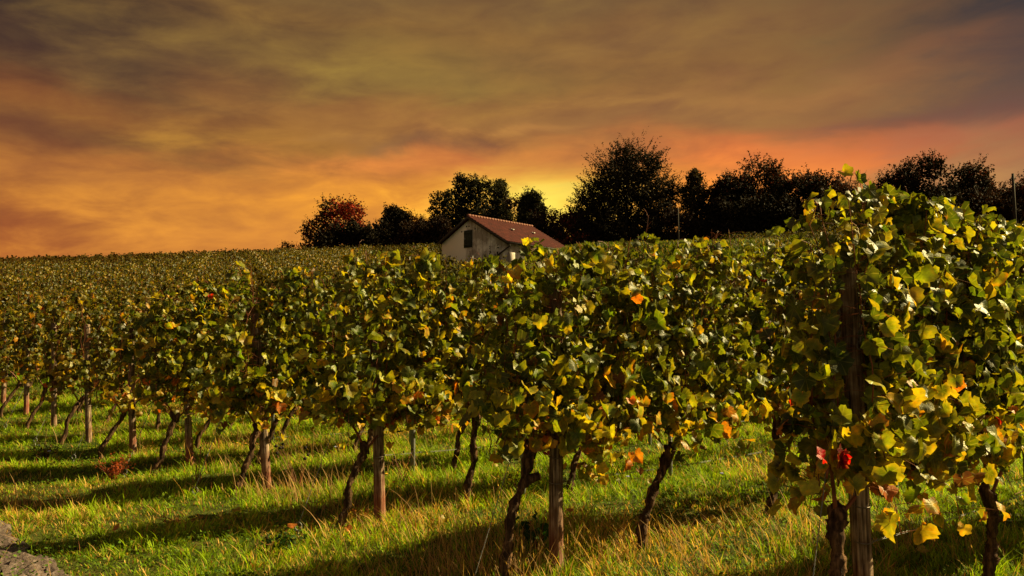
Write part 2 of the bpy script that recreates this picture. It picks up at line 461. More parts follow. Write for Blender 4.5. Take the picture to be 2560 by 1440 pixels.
    if clear is not None:                        # the photographed gap in front of the end post
        xp, dx_, ln_, z0_, z1_ = clear; xp = xp + ln_ * pos[:, 2] / 2
        hit = (np.abs(pos[:, 0] - xp - dx_ * (-pos[:, 1])) < (0.13 if q == 2 else 0.19)) & (pos[:, 1] < 0.03) & (pos[:, 2] > z0_) & (pos[:, 2] < z1_)
        ok = ~hit; pos, out, side, S, A = pos[ok], out[ok], side[ok], S[ok], A[ok]; m = len(pos)
    el = r.normal(0.45, 0.45, m) + 0.5 * np.clip((A[:, 2] - 2.0) / .3, 0, 1)
    nr = out * np.array([1, 1, 0.2]); nr = norm(nr) * np.cos(el)[:, None] + np.array([0, 0, 1]) * np.sin(el)[:, None] + r.normal(size=(m, 3)) * 0.42
    tip = np.column_stack([r.normal(size=m) * .5, side * .35 + r.normal(size=m) * .3, -np.ones(m)])
    size = np.clip(r.normal(0.057, 0.015, m), 0.026, 0.095) * S * [1.22, 1.06, 1.0][q]
    cz, ce = leaf_colors(pos[:, 2])
    if q < 2: cz = cz * np.array([.66, .56, .6]) * [.9, 1.1][q]; ce = ce * np.array([.66, .56, .6]) * [.9, 1.1][q]  # farther vines: leaf colour darkened and browned to imitate the dim left side
    T = [T_LQ, T_MQ, T_HQ][q]
    res["canes"] = cb.mesh("canes", M_cane)
    res["foliage"] = leaf_mesh("foliage", T, pos, nr, tip, size, cz, ce, M_leaf)
    return res

ROWANG = math.atan2(D[1], D[0])
ORD = ["first", "second", "third", "fourth", "fifth", "sixth", "seventh", "eighth", "ninth", "tenth", "eleventh", "twelfth", "thirteenth", "fourteenth", "fifteenth", "sixteenth", "seventeenth", "eighteenth", "nineteenth", "twentieth"]
TENS = {2: "twenty", 3: "thirty", 4: "forty", 5: "fifty", 6: "sixty"}
def ordw(i):   # 0-based
    if i < 20: return ORD[i]
    k = i + 1; t, u = divmod(k, 10)
    if u == 0: return TENS[t][:-1] + "ieth"
    return TENS[t] + "-" + ORD[u - 1]

def P2(i, t): return E0 + ES * i + D * t

# ------------------------------------------------------------------ where the vines stand
BARN_C = np.array([-0.7, 65.0])
def vineyard_ok(x, y):
    zone = (x > -7.5) & (x < 21) & (y > 51.5)                       # barn, yard and the grassy bank
    zone |= (x > -4.6) & (x < 21) & (y > 45)
    return ~zone & (y < np.where(x < 0, 86, 84)) & (y < 200)

cand = []                                                           # (i,k,t,x,y)
fixed = {0: [-0.44, 1.62, 3.0, 4.4], 1: [-0.44, 0.93, 2.65, 4.1], 2: [-0.42, 0.96, 2.4, 3.9, 5.6]}
for i in range(0, 62):
    ts = list(fixed.get(i, []))
    t = ts[-1] + 1.42 if ts else -0.43 + random.uniform(-.06, .06)
    while t < 135:
        ts.append(t + random.uniform(-.08, .08)); t += 1.42
    for k, t in enumerate(ts):
        x, y = P2(i, t)
        if y > 90 or abs(x) > 0.70 * y + 1.2: continue
        if not vineyard_ok(np.array(x), np.array(y)): continue
        cand.append((i, k, t, x, y))
cand = np.array(cand)
# which of them the photograph can show: the crown above the rows in front, or the foot under them
sx, ytop = proj(cand[:, 3], cand[:, 4], terrain(cand[:, 3], cand[:, 4]) + 2.3)
_, ybase = proj(cand[:, 3], cand[:, 4], terrain(cand[:, 3], cand[:, 4]))
_, ybot = proj(cand[:, 3], cand[:, 4], terrain(cand[:, 3], cand[:, 4]) + 0.8)
vis = np.zeros(len(cand))
for a in range(len(cand)):
    i, k, t, x, y = cand[a]
    front = (cand[:, 0] < i) & (np.abs(sx - sx[a]) < 0.9 * F / cand[:, 4])
    if abs(sx[a] - 1280) > 1280 + 1.0 * F / y * .8: continue
    if not front.any(): vis[a] = (ybase[a] - ytop[a]) * F / y; continue
    mt = ytop[front].min(); mb = ybot[front].max()
    v = max(0, mt - ytop[a]) + 0.3 * max(0, ybase[a] - mb)
    vis[a] = v * F / y
order = np.argsort(-vis)
single = [a for a in order[:285] if vis[a] > 0]
single_set = set(single)
near_thr = 11.5

leanpx = {0: -25, 1: 0, 2: -24, 3: -45, 4: -28, 5: -17, 6: -17, 7: -13, 8: -8, 9: -5}
def place_vine(a, res=None, proto=None):
    i, k, t, x, y = cand[a]; i = int(i); k = int(k)
    z = float(terrain(x, y))
    rz = ROWANG
    if proto is not None:
        rt = copy_tree(proto); rt.location = (x, y, z); rt.rotation_euler = (0, 0, rz)
        rt.scale = (1, 1, random.uniform(.95, 1.05))
    else:
        rt = empty("grapevine", (x, y, z), rz)
        for nm, me in res.items(): obj(nm, me, rt)
    return rt

ROWNAME = lambda i: "front row" if i == 0 else "%s row back" % ordw(i)
GV = "grapevines trained in rows"
special = {(0, 0): "big grapevine with crimson leaves on thick curved trunk by nearest end post",
           (0, 1): "tall dark green grapevine at right edge with gnarled upright trunk",
           (1, 0): "grapevine with pale sawn-off stub on slanting trunk left of second end post",
           (1, 1): "grapevine with black knobbly trunk head, orange leaves between post and it",
           (1, 2): "grapevine on curved dark trunk just left of nearest big vine",
           (2, 0): "grapevine with leaning scaly trunk left of third end post",
           (2, 1): "grapevine on straight dark trunk midway between second and third end posts",
           (3, 0): "grapevine with twisted trunk and orange lower leaves left of fourth end post"}
def vine_label(i, k):
    if (i, k) in special: return special[(i, k)]
    return "green and yellow grapevine, %s along from the end post of the %s" % (ordw(k), ROWNAME(i))

protos = {}
for q, cnt in ((1, 6), (0, 7)):
    protos[q] = []
protomesh = {1: [make_vine(1, 300 + s) for s in range(6)], 0: [make_vine(0, 400 + s) for s in range(7)]}
firstmesh = [make_vine(1, 500 + s, first=True) for s in range(3)]
nv = 0
for a in sorted(single, key=lambda a: cand[a][4]):
    i, k, t, x, y = cand[a]; i = int(i); k = int(k)
    if y < near_thr:
        kw = dict(first=(k == 0))
        if k == 0:
            px_, py_ = P2(i, 0); vd = np.array([-px_, -py_]); cl = {0: (1.25, 2.02), 3: (1.35, 2.6), 1: (1.8, 2.0)}.get(i)
            if cl: kw["clear"] = (-t, (vd @ D) / (vd @ Q), leanpx[i] / F * py_ * .77, *cl)
        if (i, k) == (0, 0): kw.update(lean=0.20, headz=0.74, trunk_r=0.048, top=2.34, per_mul=1.35, firstx=1.95)
        if i == 0 and k >= 1: kw.update(lean=-0.06, headz=0.62, trunk_r=0.046, top=2.36, per_mul=1.45)
        if (i, k) == (1, 0): kw.update(lean=0.24, headz=0.86, trunk_r=0.041, cut=True)
        if (i, k) == (1, 1): kw.update(lean=0.30, headz=0.70, trunk_r=0.046)
        if (i, k) == (1, 2): kw.update(lean=0.24, headz=0.84, trunk_r=0.046)
        if (i, k) == (2, 1): kw.update(lean=0.10, headz=0.85, trunk_r=0.042, top=2.33)
        if i == 2 and k in (2, 3): kw.update(top=2.28)
        if i == 1: kw['top'] = [2.24, 2.40, 2.44, 2.44][min(k, 3)]
        rt = place_vine(a, make_vine(2, 1000 + i * 37 + k, **kw))
    else:
        if k == 0 and i < 10:
            px_, py_ = P2(i, 0); vd = np.array([-px_, -py_]); cl = {4: (1.5, 2.6), 5: (1.0, 1.6), 6: (1.4, 2.6), 7: (.5, 2.6), 8: (.9, 2.6), 9: (.5, 2.6)}.get(i, (1.6, 2.6))
            pm = make_vine(1, 700 + i, first=True, clear=(-t, (vd @ D) / (vd @ Q), leanpx[i] / F * py_ * .77, *cl))
        elif k == 0: pm = firstmesh[i % 3]
        else: pm = protomesh[1 if y < 24 else 0][(i * 5 + k * 3) % (6 if y < 24 else 7)]
        rt = place_vine(a, pm)
        rt.scale = (random.uniform(.96, 1.04), random.choice([1, 1]) * random.uniform(.95, 1.1), random.uniform(.95, 1.05))
    tag(rt, vine_label(i, k), "grapevine", GV)
    nv += 1

# crimson leaves on the nearest vine
def red_leaves():
    a = [a for a in range(len(cand)) if cand[a][0] == 0 and cand[a][1] == 0][0]
    root = [o for o in bpy.data.objects if o.name == "grapevine" or o.name.startswith("grapevine.")]
    root = min(root, key=lambda o: (o.location.x - cand[a][3]) ** 2 + (o.location.y - cand[a][4]) ** 2)
    w = at(2098, 1150, cand[a][4] - .42)
    from mathutils import Matrix
    l = Matrix.Rotation(-ROWANG, 3, 'Z') @ (w - root.location)
    m = 6
    pos = np.array(l) + rng.normal(size=(m, 3)) * [0.032, 0.02, 0.014]
    nr = np.tile([0.15, -1, 0.25], (m, 1)) + rng.normal(size=(m, 3)) * .35
    tp = np.tile([0.1, 0, -1.], (m, 1)) + rng.normal(size=(m, 3)) * .6
    c = np.tile([0.38, 0.006, 0.014], (m, 1)); c[2:] = [0.10, 0.006, 0.01]
    me = leaf_mesh("red_leaf", T_HQ, pos, nr, tp, np.array([.042, .038, .04, .05, .05, .045]), c, c * .8, M_leaf)
    o = obj("red_leaves", me, root); o["label"] = "cluster of crimson leaves"
red_leaves()

# the rest of the vineyard, row upon row up the hill: one mass
def far_vines():
    rest = np.array([a for a in range(len(cand)) if a not in single_set])
    C = cand[rest]
    per = np.where(C[:, 4] < 30, 230, np.where(C[:, 4] < 50, 170, 110)).astype(int)
    idx = np.repeat(np.arange(len(C)), per); n = len(idx)
    lx = rng.uniform(-.75, .75, n) + 0.5
    hv = 2.2 + 0.12 * np.sin(C[idx, 2] * 9.1 + C[idx, 0] * 3.3 + lx * 5) + 0.10 * rng.normal(size=n)
    u = rng.beta(1.5, 1.0, n)
    lz = 0.8 + (hv - .8) * u
    ly = rng.normal(size=n) * 0.19
    px = C[idx, 3] + D[0] * lx + Q[0] * ly; py = C[idx, 4] + D[1] * lx + Q[1] * ly
    pos = np.column_stack([px, py, terrain(px, py) + lz])
    sgn = np.sign(ly)[:, None]
    nr = np.column_stack([Q[0] * np.sign(ly), Q[1] * np.sign(ly), np.full(n, .6)]) + rng.normal(size=(n, 3)) * .6
    tp = np.tile([0, 0, -1.], (n, 1)) + rng.normal(size=(n, 3)) * .5
    far = np.clip(C[idx, 4] / 60, 0, 1)
    size = rng.normal(0.083, .018, n) * (1 + .45 * far)
    c, e = leaf_colors(lz - .25 * rng.uniform(size=n), warm=0.0)
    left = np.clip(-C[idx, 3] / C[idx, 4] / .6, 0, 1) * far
    w = (0.30 + .7 * left)[:, None] * rng.uniform(0.2, 1, (n, 1)); dk = (.40 - .25 * np.clip(1.2 * left + .35, 0, 1))[:, None]; c = c * dk; e = e * dk  # browner leaves; dk also darkens their colour leftwards, imitating dimmer light there
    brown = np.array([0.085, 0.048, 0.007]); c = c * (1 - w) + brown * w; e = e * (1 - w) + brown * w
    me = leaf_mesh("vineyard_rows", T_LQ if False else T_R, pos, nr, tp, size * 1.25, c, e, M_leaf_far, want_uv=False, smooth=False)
    o = obj("vineyard_rows", me)
    tag(o, "mass of vine rows covering the hillside up to the skyline", "vineyard", kind="stuff")
    # their trunks and stakes inside the same mass
    print("far leaves", n, "single vines", nv, "cand", len(cand))
far_vines()

# ------------------------------------------------------------------ posts, wires
def cyl_post(h, r, lean, parent, seed):
    g = np.random.default_rng(seed)
    b = MB(); m = 16; s = np.linspace(0, 1, m)
    P = np.column_stack([lean[0] * s + .004 * np.sin(7 * s + seed), lean[1] * s, -0.15 + (h + 0.15) * s])
    rad = r * (1.04 - .08 * s + 0.02 * g.normal(size=m)); rad[-1] *= .92
    b.tube(P, rad, 16, jit=0.012)
    return b.build("timber", M_post, parent)

leanpx_ = {0: -25, 1: 0, 2: -24, 3: -45, 4: -28, 5: -17, 6: -17, 7: -13, 8: -8, 9: -5}
post_tops = {}
desc = {0: "thick weathered wooden end post with a chain, half buried in vine leaves, nearest of all",
        1: "grey grained wooden end post standing upright in tall dry grass",
        2: "pale wooden end post beside the trunk left of picture centre, foot in brown weeds",
        3: "leaning wooden end post with bare top showing above the vine leaves",
        4: "leaning wooden end post just right of the reddish weed bush",
        5: "wooden end post with red stained foot behind the reddish weed bush",
        6: "short looking wooden end post between two red footed posts",
        7: "tall bare wooden end post with red foot, near the left edge",
        8: "small distant wooden end post, second from the left edge",
        9: "wooden end post cut by the left edge of the picture"}
for i in range(0, 10):
    x, y = P2(i, 0.02); z = float(terrain(x, y))
    rt = empty("wooden_post", (x, y, z)); h = 2.0 if i != 0 else 2.02
    lx = leanpx[i] / F * y
    cyl_post(h, 0.050 if i != 4 else .045, (lx, 0), rt, 40 + i)
    for hz in (0.62, 0.80):                                         # wire lashings round the post
        b = MB()
        th = np.linspace(0, 2 * pi, 17); c = lx * hz / 2
        b.tube(np.column_stack([c + .054 * np.cos(th), .054 * np.sin(th), hz + .012 * np.sin(th)]), 0.0032, 5)
        b.build("wire_lashing", M_rust, rt)
    tag(rt, desc[i], "post", "wooden end posts of the vine rows")
    post_tops[i] = Vector((x + lx, y, z + h))

# thin galvanised stakes inside the rows
stake_spots = [(2, 1.72, 2.25), (1, 5.2, 2.2), (0, 2.35, 2.2), (3, 1.9, 2.1), (3, 6.4, 2.1), (4, 3.4, 2.1), (5, 2.2, 2.1), (4, 8.0, 2.1), (2, 4.1, 2.1)]
for s in ((1182, 690, 44), (1198, 695, 41), (1168, 700, 38), (1215, 705, 35), (1024, 700, 44), (976, 700, 47)):
    r_ = at(s[0], s[1], s[2]); stake_spots.append((None, r_.x, r_.y))
sk = None; dn = 0
sdesc = ["pale galvanised stake showing through a gap left of the second wooden post", "thin steel stake inside the second row right of the knobbly trunk",
         "pale steel stake showing low through the leaves of the nearest vine", "thin steel stake in the fourth row next to the leaning post",
         "thin steel stake farther along inside the fourth row", "thin steel stake in the fifth row behind the leaves",
         "small pale steel stake standing in grass behind the red footed post", "thin steel stake farther along the fifth row", "thin steel stake inside the third row behind the second row",
         "pale stake tip in front of the barn wall, left of the grassy bank", "second pale stake tip by the foot of the grassy bank", "pale stake tip left of the others before the barn gable",
         "short pale stake tip right of the others before the bank", "lone stake tip in the hillside vines left of the barn", "leftmost stake tip in the hillside vines left of the barn"]
for j, s in enumerate(stake_spots):
    if s[0] is None: x, y, hz = s[1], s[2], 2.42
    else: (x, y), hz = P2(s[0], s[1]), s[2]
    rt = empty("steel_stake", (x, y, float(terrain(x, y))), ROWANG)
    b = MB(); w = .05
    b.box((0, 0, hz / 2 - .1), (w, .003, hz + .2)); b.box((-w / 2, .012, hz / 2 - .1), (.003, .022, hz + .2)); b.box((w / 2, .012, hz / 2 - .1), (.003, .022, hz + .2))
    b.build("profile", M_metal, rt, smooth=False)
    if y < 30:
        h = MB()
        for zz in np.arange(.5, hz, .3): h.box((0, -.004, zz), (.012, .005, .03))
        h.build("wire_hooks", M_rust, rt, smooth=False)
    tag(rt, sdesc[j], "stake", "galvanised stakes in the vine rows")

def wire(i, hz, t0, t1, label, twisted=False, r=0.0016, off=0.0):
    n = int((t1 - t0) * (60 if twisted else 6)) + 2
    t = np.linspace(t0, t1, n); xy = (E0 + ES * i)[None] + D[None] * t[:, None] + Q[None] * off
    z = terrain(xy[:, 0], xy[:, 1]) * 0 + float(terrain(*P2(i, 0))) + hz - 0.02 * np.sin((t - t0) * 1.2) 
    z = terrain(*P2(i, 0)) + (terrain(xy[:, 0], xy[:, 1]) - terrain(*P2(i, 0))) * sstep(2, 8, t) + hz - 0.015 * np.sin((t - t0) * 1.2)
    b = MB()
    if twisted:
        for p in (0, pi):
            b.tube(np.column_stack([xy[:, 0] + Q[0] * .004 * np.cos(t * 75 + p), xy[:, 1] + Q[1] * .004 * np.cos(t * 75 + p), z + .0055 * np.sin(t * 75 + p)]), r, 4)
    else: b.tube(np.column_stack([xy, z]), r, 4)
    o = b.build("trellis_wire", M_metal)
    o["label"] = label; o["category"] = "wire"; o["group"] = "trellis wires along the rows"
wire(0, 0.60, 0, 6, "twisted low wire running right from the nearest end post over the grass", True)
wire(0, 1.25, 0, 6, "plain wire crossing the nearest row at mid height, right edge", r=.0018)
wire(0, 2.05, 0, 6, "upper wire leaving the nearest row's top leaves at the right edge", off=.03, r=.002)
wire(0, 2.09, 0, 6, "topmost wire just above its twin at the right edge", off=-.03, r=.002)
wire(1, 0.62, 0, 9, "twisted low wire running right from the second end post", True)
wire(1, 0.95, 0, 9, "fruiting wire hidden low in the second row's leaves")
wire(2, 0.62, 0, 10, "twisted low wire of the third row seen under the leaves", True)
wire(2, 0.98, 0, 10, "fruiting wire low in the third row's leaves")
wire(3, 0.62, 0, 10, "low wire of the fourth row seen behind the trunks")
wire(4, 0.62, 0, 10, "low wire of the fifth row seen behind the trunks")

def guy(i, label, chain=False, back=0.78):
    top = post_tops[i] - Vector((0, 0, 0.16))
    x, y = P2(i, -back); g = Vector((x, y, float(terrain(x, y))))
    rt = empty("guy_wire", g)
    b = MB()
    ringc = Vector((0, 0, 0.10))
    a = np.array(ringc); e = np.array(top - g)
    e0 = e.copy()
    if chain: e = a + (e - a) * 0.66
    dirn = (e - a); n = 60; s = np.linspace(0, 1, n)
    side = np.array([D[0], D[1], 0]) * .0
    P = a + dirn * s[:, None]
    for p in (0, pi):
        b.tube(P + np.column_stack([.003 * np.cos(s * 160 + p), .003 * np.sin(s * 160 + p), 0 * s]), 0.0017 if i < 3 else .0025, 4)
    b.build("wire", M_metal, rt)
    th = np.linspace(0, 2 * pi, 15)
    r_ = MB(); r_.tube(np.column_stack([.028 * np.cos(th), 0 * th, 0.085 + .035 * np.sin(th)]), .005, 6)
    r_.tube([[0, 0, -.15], [0, 0, .055]], .006, 6)
    r_.build("ground_anchor", M_metal, rt)
    if chain:
        cb = MB()
        def links(p, q_, ln_=0.036):
            L = np.linalg.norm(q_ - p); m = int(L / ln_ * 1.35); u = (q_ - p) / L
            v1 = norm(np.cross(u, [0.3, 1, 0.1])); v2 = np.cross(u, v1)
            for k in range(m):
                c = p + (q_ - p) * (k + .5) / m; w = v1 if k % 2 else v2
                cb.tube(c + np.outer(np.cos(th), u) * ln_ * .62 + np.outer(np.sin(th), w) * ln_ * .32, .0042, 5, cap=False)
        links(e, e0 + [-.05, 0, 0])
        tp = e0
        cb.build("chain", M_rust, rt); cb = MB()
        links(tp + [.062, -.05, .02], tp + [.02, -.075, -.26])
        cb.build("chain", M_rust, rt); cb = MB()
        links(tp + [-.064, -.02, .02], tp + [-.066, -.02, -.25])
        cb.build("chain", M_rust, rt)
    tag(rt, label, "guy wire", "guy wires bracing the end posts")
guy(0, "guy wire with chain slanting down left from the nearest end post", True, .62)
guy(1, "guy wire and anchor left of the second end post in dry grass", back=.72)
guy(2, "guy wire slanting down left of the third end post")
guy(3, "guy wire ending in a pale ground ring left of the leaning fourth post")
guy(4, "guy wire slanting down left of the fifth end post")
guy(5, "guy wire slanting down left of the sixth end post by the reddish bush")
guy(6, "thin guy wire beside the seventh end post")
guy(7, "thin guy wire beside the tall bare post near the left edge")

# number tag hanging by the sixth post
def tag_plate():
    c = at(310, 819, 11.9)
    th = np.linspace(0, 2 * pi, 25)[:-1]; n = len(th)
    V = []
    for yy in (-.0025, .0025):
        for k in (1.0, .42): V += [[.026 * cos(t) * k, yy, .062 * sin(t) * k] for t in th]
    f = []
    for i in range(n):
        j = (i + 1) % n
        f += [[i, j, n + j, n + i], [2 * n + j, 2 * n + i, 3 * n + i, 3 * n + j], [i, 2 * n + i, 2 * n + j, j], [n + j, 3 * n + j, 3 * n + i, n + i]]
    o = obj("plastic_tag", mesh_np("plastic_tag", V, [f], M_white), None, c)
    tag(o, "small white oval plastic tag hanging in the leaves above a post", "tag")
    b = MB(); b.tube([[0, 0, .055], [0.01, 0.01, .16]], .0015, 4); b.build("tag_tie", M_white, o)
tag_plate()

# ------------------------------------------------------------------ ground sheet and track
def ground():
    xs = np.unique(np.concatenate([np.linspace(-900, -80, 14), np.arange(-80, 90, 2.0), np.linspace(90, 900, 14), np.arange(-16, 14, .25)]))
    ys = np.unique(np.concatenate([np.linspace(-300, -6, 8), np.arange(-6, 30, .25), np.arange(30, 110, 1.0), np.linspace(110, 1500, 20)]))
    X, Y = np.meshgrid(xs, ys); Z = terrain(X, Y)
    V = np.column_stack([X.ravel(), Y.ravel(), Z.ravel()])
    nx, ny = len(xs), len(ys)
    i = np.arange(ny - 1)[:, None] * nx + np.arange(nx - 1)[None]
    f = np.stack([i, i + 1, i + nx + 1, i + nx], -1).reshape(-1, 4)
    o = obj("ground", mesh_np("ground", V, [f], M_ground, smooth=True))
    o["kind"] = "structure"
ground()

TA = np.array([-4.65, 7.3]); TD = norm(np.array([1.59, -1.66])); TN = np.array([-TD[1], TD[0]])
if TN[0] < 0: TN = -TN                                                # towards the vines
def track():
    s = np.arange(-14, 9, .06); w = np.linspace(-.27, .07, 10)
    S, W = np.meshgrid(s, w)
    edge = 0.05 * np.sin(S * 3.1) + .04 * np.sin(S * 7.7 + 1)
    X = TA[0] + TD[0] * S + TN[0] * (W + edge); Y = TA[1] + TD[1] * S + TN[1] * (W + edge)
    prof = 0.030 * (1 - (np.abs((W + .10) / .26)) ** 2)
    Z = terrain(X, Y) + 0.004 + prof + .022 * rng.normal(size=S.shape) * (np.abs(W + .10) < .2)
    n0, n1 = S.shape; i = np.arange(n0 - 1)[:, None] * n1 + np.arange(n1 - 1)[None]
    f = np.stack([i, i + 1, i + n1 + 1, i + n1], -1).reshape(-1, 4)
    o = obj("dirt_track", mesh_np("dirt_track", np.column_stack([X.ravel(), Y.ravel(), Z.ravel()]), [f], M_track, smooth=True))
    o["kind"] = "structure"
track()

# ------------------------------------------------------------------ grass
def vnoise(x, y, sc, seed):
    g = np.random.default_rng(seed); G = g.uniform(size=(64, 64))
    u = x * sc + 1000; v = y * sc + 1000
    i = np.floor(u).astype(int); j = np.floor(v).astype(int); fu = u - i; fv = v - j
    fu = fu * fu * (3 - 2 * fu); fv = fv * fv * (3 - 2 * fv)
    g_ = lambda a, b: G[a % 64, b % 64]
    return (g_(i, j) * (1 - fu) + g_(i + 1, j) * fu) * (1 - fv) + (g_(i, j + 1) * (1 - fu) + g_(i + 1, j + 1) * fu) * fv

def blades(name, px, py, h, w, bend, az, cb, ct, mat=None, segs=3, z0=-.01):
    n = len(px); z = terrain(px, py) + z0
    s = np.linspace(0, 1, segs + 1)
    dx, dy = np.cos(az), np.sin(az); wx, wy = -np.sin(az + .4 * rng.normal(size=n)), np.cos(az)
    V = []; C = []
    for k, u in enumerate(s):
        cx = px + dx * bend * u ** 2; cy = py + dy * bend * u ** 2; cz = z + h * (u - .25 * (bend / np.maximum(h, .01)) ** 2 * u ** 2 * .6)
        c = cb * (1 - u) + ct * u
        if k < segs:
            ww = w * (1 - .55 * u)
            V.append(np.column_stack([cx - wx * ww, cy - wy * ww, cz])); V.append(np.column_stack([cx + wx * ww, cy + wy * ww, cz])); C += [c, c]
        else: V.append(np.column_stack([cx, cy, cz])); C.append(c)
    nv_ = 2 * segs + 1
    V = np.stack(V, 1).reshape(-1, 3); C = np.stack(C, 1).reshape(-1, 3)
    b = (np.arange(n) * nv_)[:, None]
    q = [b + np.array([[2 * k, 2 * k + 1, 2 * k + 3, 2 * k + 2]]) for k in range(segs - 1)]
    t = b + np.array([[2 * segs - 2, 2 * segs - 1, 2 * segs]])
    return mesh_np(name, V, [np.vstack(q), t], mat or M_grass, C)

def scatter(n, y0, y1, margin=.68, pw=1.0):
    u = rng.uniform(size=n); y = (y0 ** pw + u * (y1 ** pw - y0 ** pw)) ** (1 / pw)
    x = rng.uniform(-1, 1, n) * (margin * y + .6)
    return x, y

def grass():
    x, y = scatter(640000, 3.6, 24, pw=1.1)
    # tufting: pull part of the blades to tuft centres
    n = len(x)
    cell = 0.16; gx = np.floor(x / cell); gy = np.floor(y / cell)
    hsh = np.modf(np.sin(gx * 12.9898 + gy * 78.233) * 43758.5453)[0]; hs2 = np.modf(np.sin(gx * 39.34 + gy * 11.135) * 24634.6345)[0]
    cx = (gx + .5 + .45 * hsh) * cell; cy = (gy + .5 + .45 * hs2) * cell
    pull = rng.uniform(0, .75, n) * (rng.uniform(size=n) < .55)
    ax, ay = x - cx, y - cy
    x = x - ax * pull; y = y - ay * pull
    d1 = vnoise(x, y, .55, 1); d2 = vnoise(x, y, 1.7, 2); d3 = vnoise(x, y, 5.0, 3); d4 = vnoise(x, y, 0.9, 9)
    # off the stony wheel track
    w = (x - TA[0]) * TN[0] + (y - TA[1]) * TN[1]
    keep = ~((np.abs(w + .10) < .13 + .12 * (d3 - .4)) & (rng.uniform(size=n) < .93))
    keep &= rng.uniform(size=n) < .45 + .9 * d2
    x, y, d1, d2, d3, d4, ax, ay = [a[keep] for a in (x, y, d1, d2, d3, d4, ax, ay)]; n = len(x)
    h = np.clip((0.022 + .075 * d2 + .05 * d3) * rng.lognormal(0, .40, n), .015, .24)
    headland = sstep(0, 1.2, -((x - E0[0]) * D[0] + (y - E0[1]) * D[1]))      # mown strip beside the rows
    h *= .88 - .30 * headland
    dry = np.clip((d1 * .55 + d4 * .5 - .50) * 2.6, 0, .8)
    isdry = rng.uniform(size=n) < .12 + .6 * dry
    lush = np.array([0.10, 0.19, 0.006]); lime = np.array([0.36, 0.50, 0.012]); straw = np.array([0.62, 0.38, 0.11]); rust = np.array([0.28, 0.10, 0.035])
    k = rng.uniform(size=(n, 1)) * .75 + .4 * (d2[:, None] - .4)
    c = lush * (1 - k.clip(0, 1)) + lime * k.clip(0, 1)
    sd = np.where(rng.uniform(size=(n, 1)) < .8, straw, rust)
    tuft = np.modf(np.abs(np.sin(np.floor(x / .16) * 7.13 + np.floor(y / .16) * 3.71)) * 9137.7)[0][:, None]
    c = np.where(isdry[:, None], sd, c * (.55 + .75 * tuft)) * rng.uniform(.6, 1.45, (n, 1)) * .98
    h = h * (.6 + .8 * tuft[:, 0])
    az = np.where(rng.uniform(size=n) < .5, np.arctan2(ay, ax), rng.uniform(0, 2 * pi, n))
    bend = h * rng.uniform(.25, 1.15, n)
    wd = rng.uniform(.0014, .0034, n) * (1 + y * .09)
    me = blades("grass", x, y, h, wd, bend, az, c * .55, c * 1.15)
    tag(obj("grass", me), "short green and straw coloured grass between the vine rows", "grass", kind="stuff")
    # long dry stalks and bents
    x, y = scatter(16000, 3.8, 16)
    dd = vnoise(x, y, .8, 21) + .35 * vnoise(x, y, 3, 22)
    px, py = proj(x, y, 0 * x)
    hot = np.exp(-(((px - 1180) / 190) ** 2 + ((py - 1400) / 90) ** 2)) + .6 * np.exp(-(((px - 780) / 260) ** 2 + ((py - 1180) / 60) ** 2)) + .5 * np.exp(-(((px - 1750) / 400) ** 2 + ((py - 1400) / 60) ** 2))
    keep = rng.uniform(size=len(x)) < np.clip((dd - .74) * 1.3, 0, 1) * .28 + hot
    x, y = x[keep], y[keep]
    for (tx, ty, sd_, cnt) in ((-.35, 5.75, .22, 110), (.02, 5.60, .16, 60), (.75, 5.9, .30, 40), (-2.3, 8.6, .30, 110), (-1.75, 7.9, .25, 70), (-4.9, 8.3, .22, 120), (2.6, 6.6, .4, 140)):
        x = np.concatenate([x, tx + rng.normal(size=cnt) * sd_]); y = np.concatenate([y, ty + rng.normal(size=cnt) * sd_ * .6])
    n = len(x)
    h = rng.uniform(.14, .42, n); c = np.array([0.50, 0.30, 0.13]) * rng.uniform(.6, 1.3, (n, 1)) * np.array([1, 1, 1])
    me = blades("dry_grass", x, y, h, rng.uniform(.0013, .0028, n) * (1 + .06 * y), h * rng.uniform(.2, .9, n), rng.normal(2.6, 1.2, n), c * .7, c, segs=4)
    tag(obj("dry_grass", me), "long bleached grass stalks standing and arching above the green grass", "dry grass", kind="stuff")
    # clover and low broad leaves
    x, y = scatter(60000, 3.6, 15)
    keep = vnoise(x, y, 1.1, 31) + .3 * vnoise(x, y, 4, 32) > .72
    x, y = x[keep], y[keep]; n = len(x)
    pos = np.column_stack([x, y, terrain(x, y) + rng.uniform(.01, .075, n)])
    nr = np.column_stack([rng.normal(size=n) * .6, rng.normal(size=n) * .6, np.ones(n)])
    tp = rng.normal(size=(n, 3)); c = np.array([0.06, 0.135, 0.014]) * rng.uniform(.5, 1.6, (n, 1)) + np.array([.05, .03, 0]) * rng.uniform(0, 1, (n, 1))
    me = leaf_mesh("clover", T_R, pos, nr, tp, rng.uniform(.012, .03, n), c, c, M_grass, want_uv=False)
    tag(obj("ground_clover", me), "low broad leaved clover and herbs mixed through the grass", "clover", kind="stuff")
    # bank and hillside grass
    x = rng.uniform(-6, 34, 60000); y = rng.uniform(51, 61, 60000); n = len(x)
    h = rng.uniform(.12, .38, n); c = np.array([.085, .12, .014]) * rng.uniform(.6, 1.4, (n, 1)); k = rng.uniform(size=(n, 1)) < .2; c = np.where(k, np.array([.3, .2, .06]), c)
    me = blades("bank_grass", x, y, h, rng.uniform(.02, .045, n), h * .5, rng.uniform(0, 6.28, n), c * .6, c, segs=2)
    tag(obj("bank_grass", me), "long grass on the bank in front of the barn", "grass", kind="stuff")
grass()

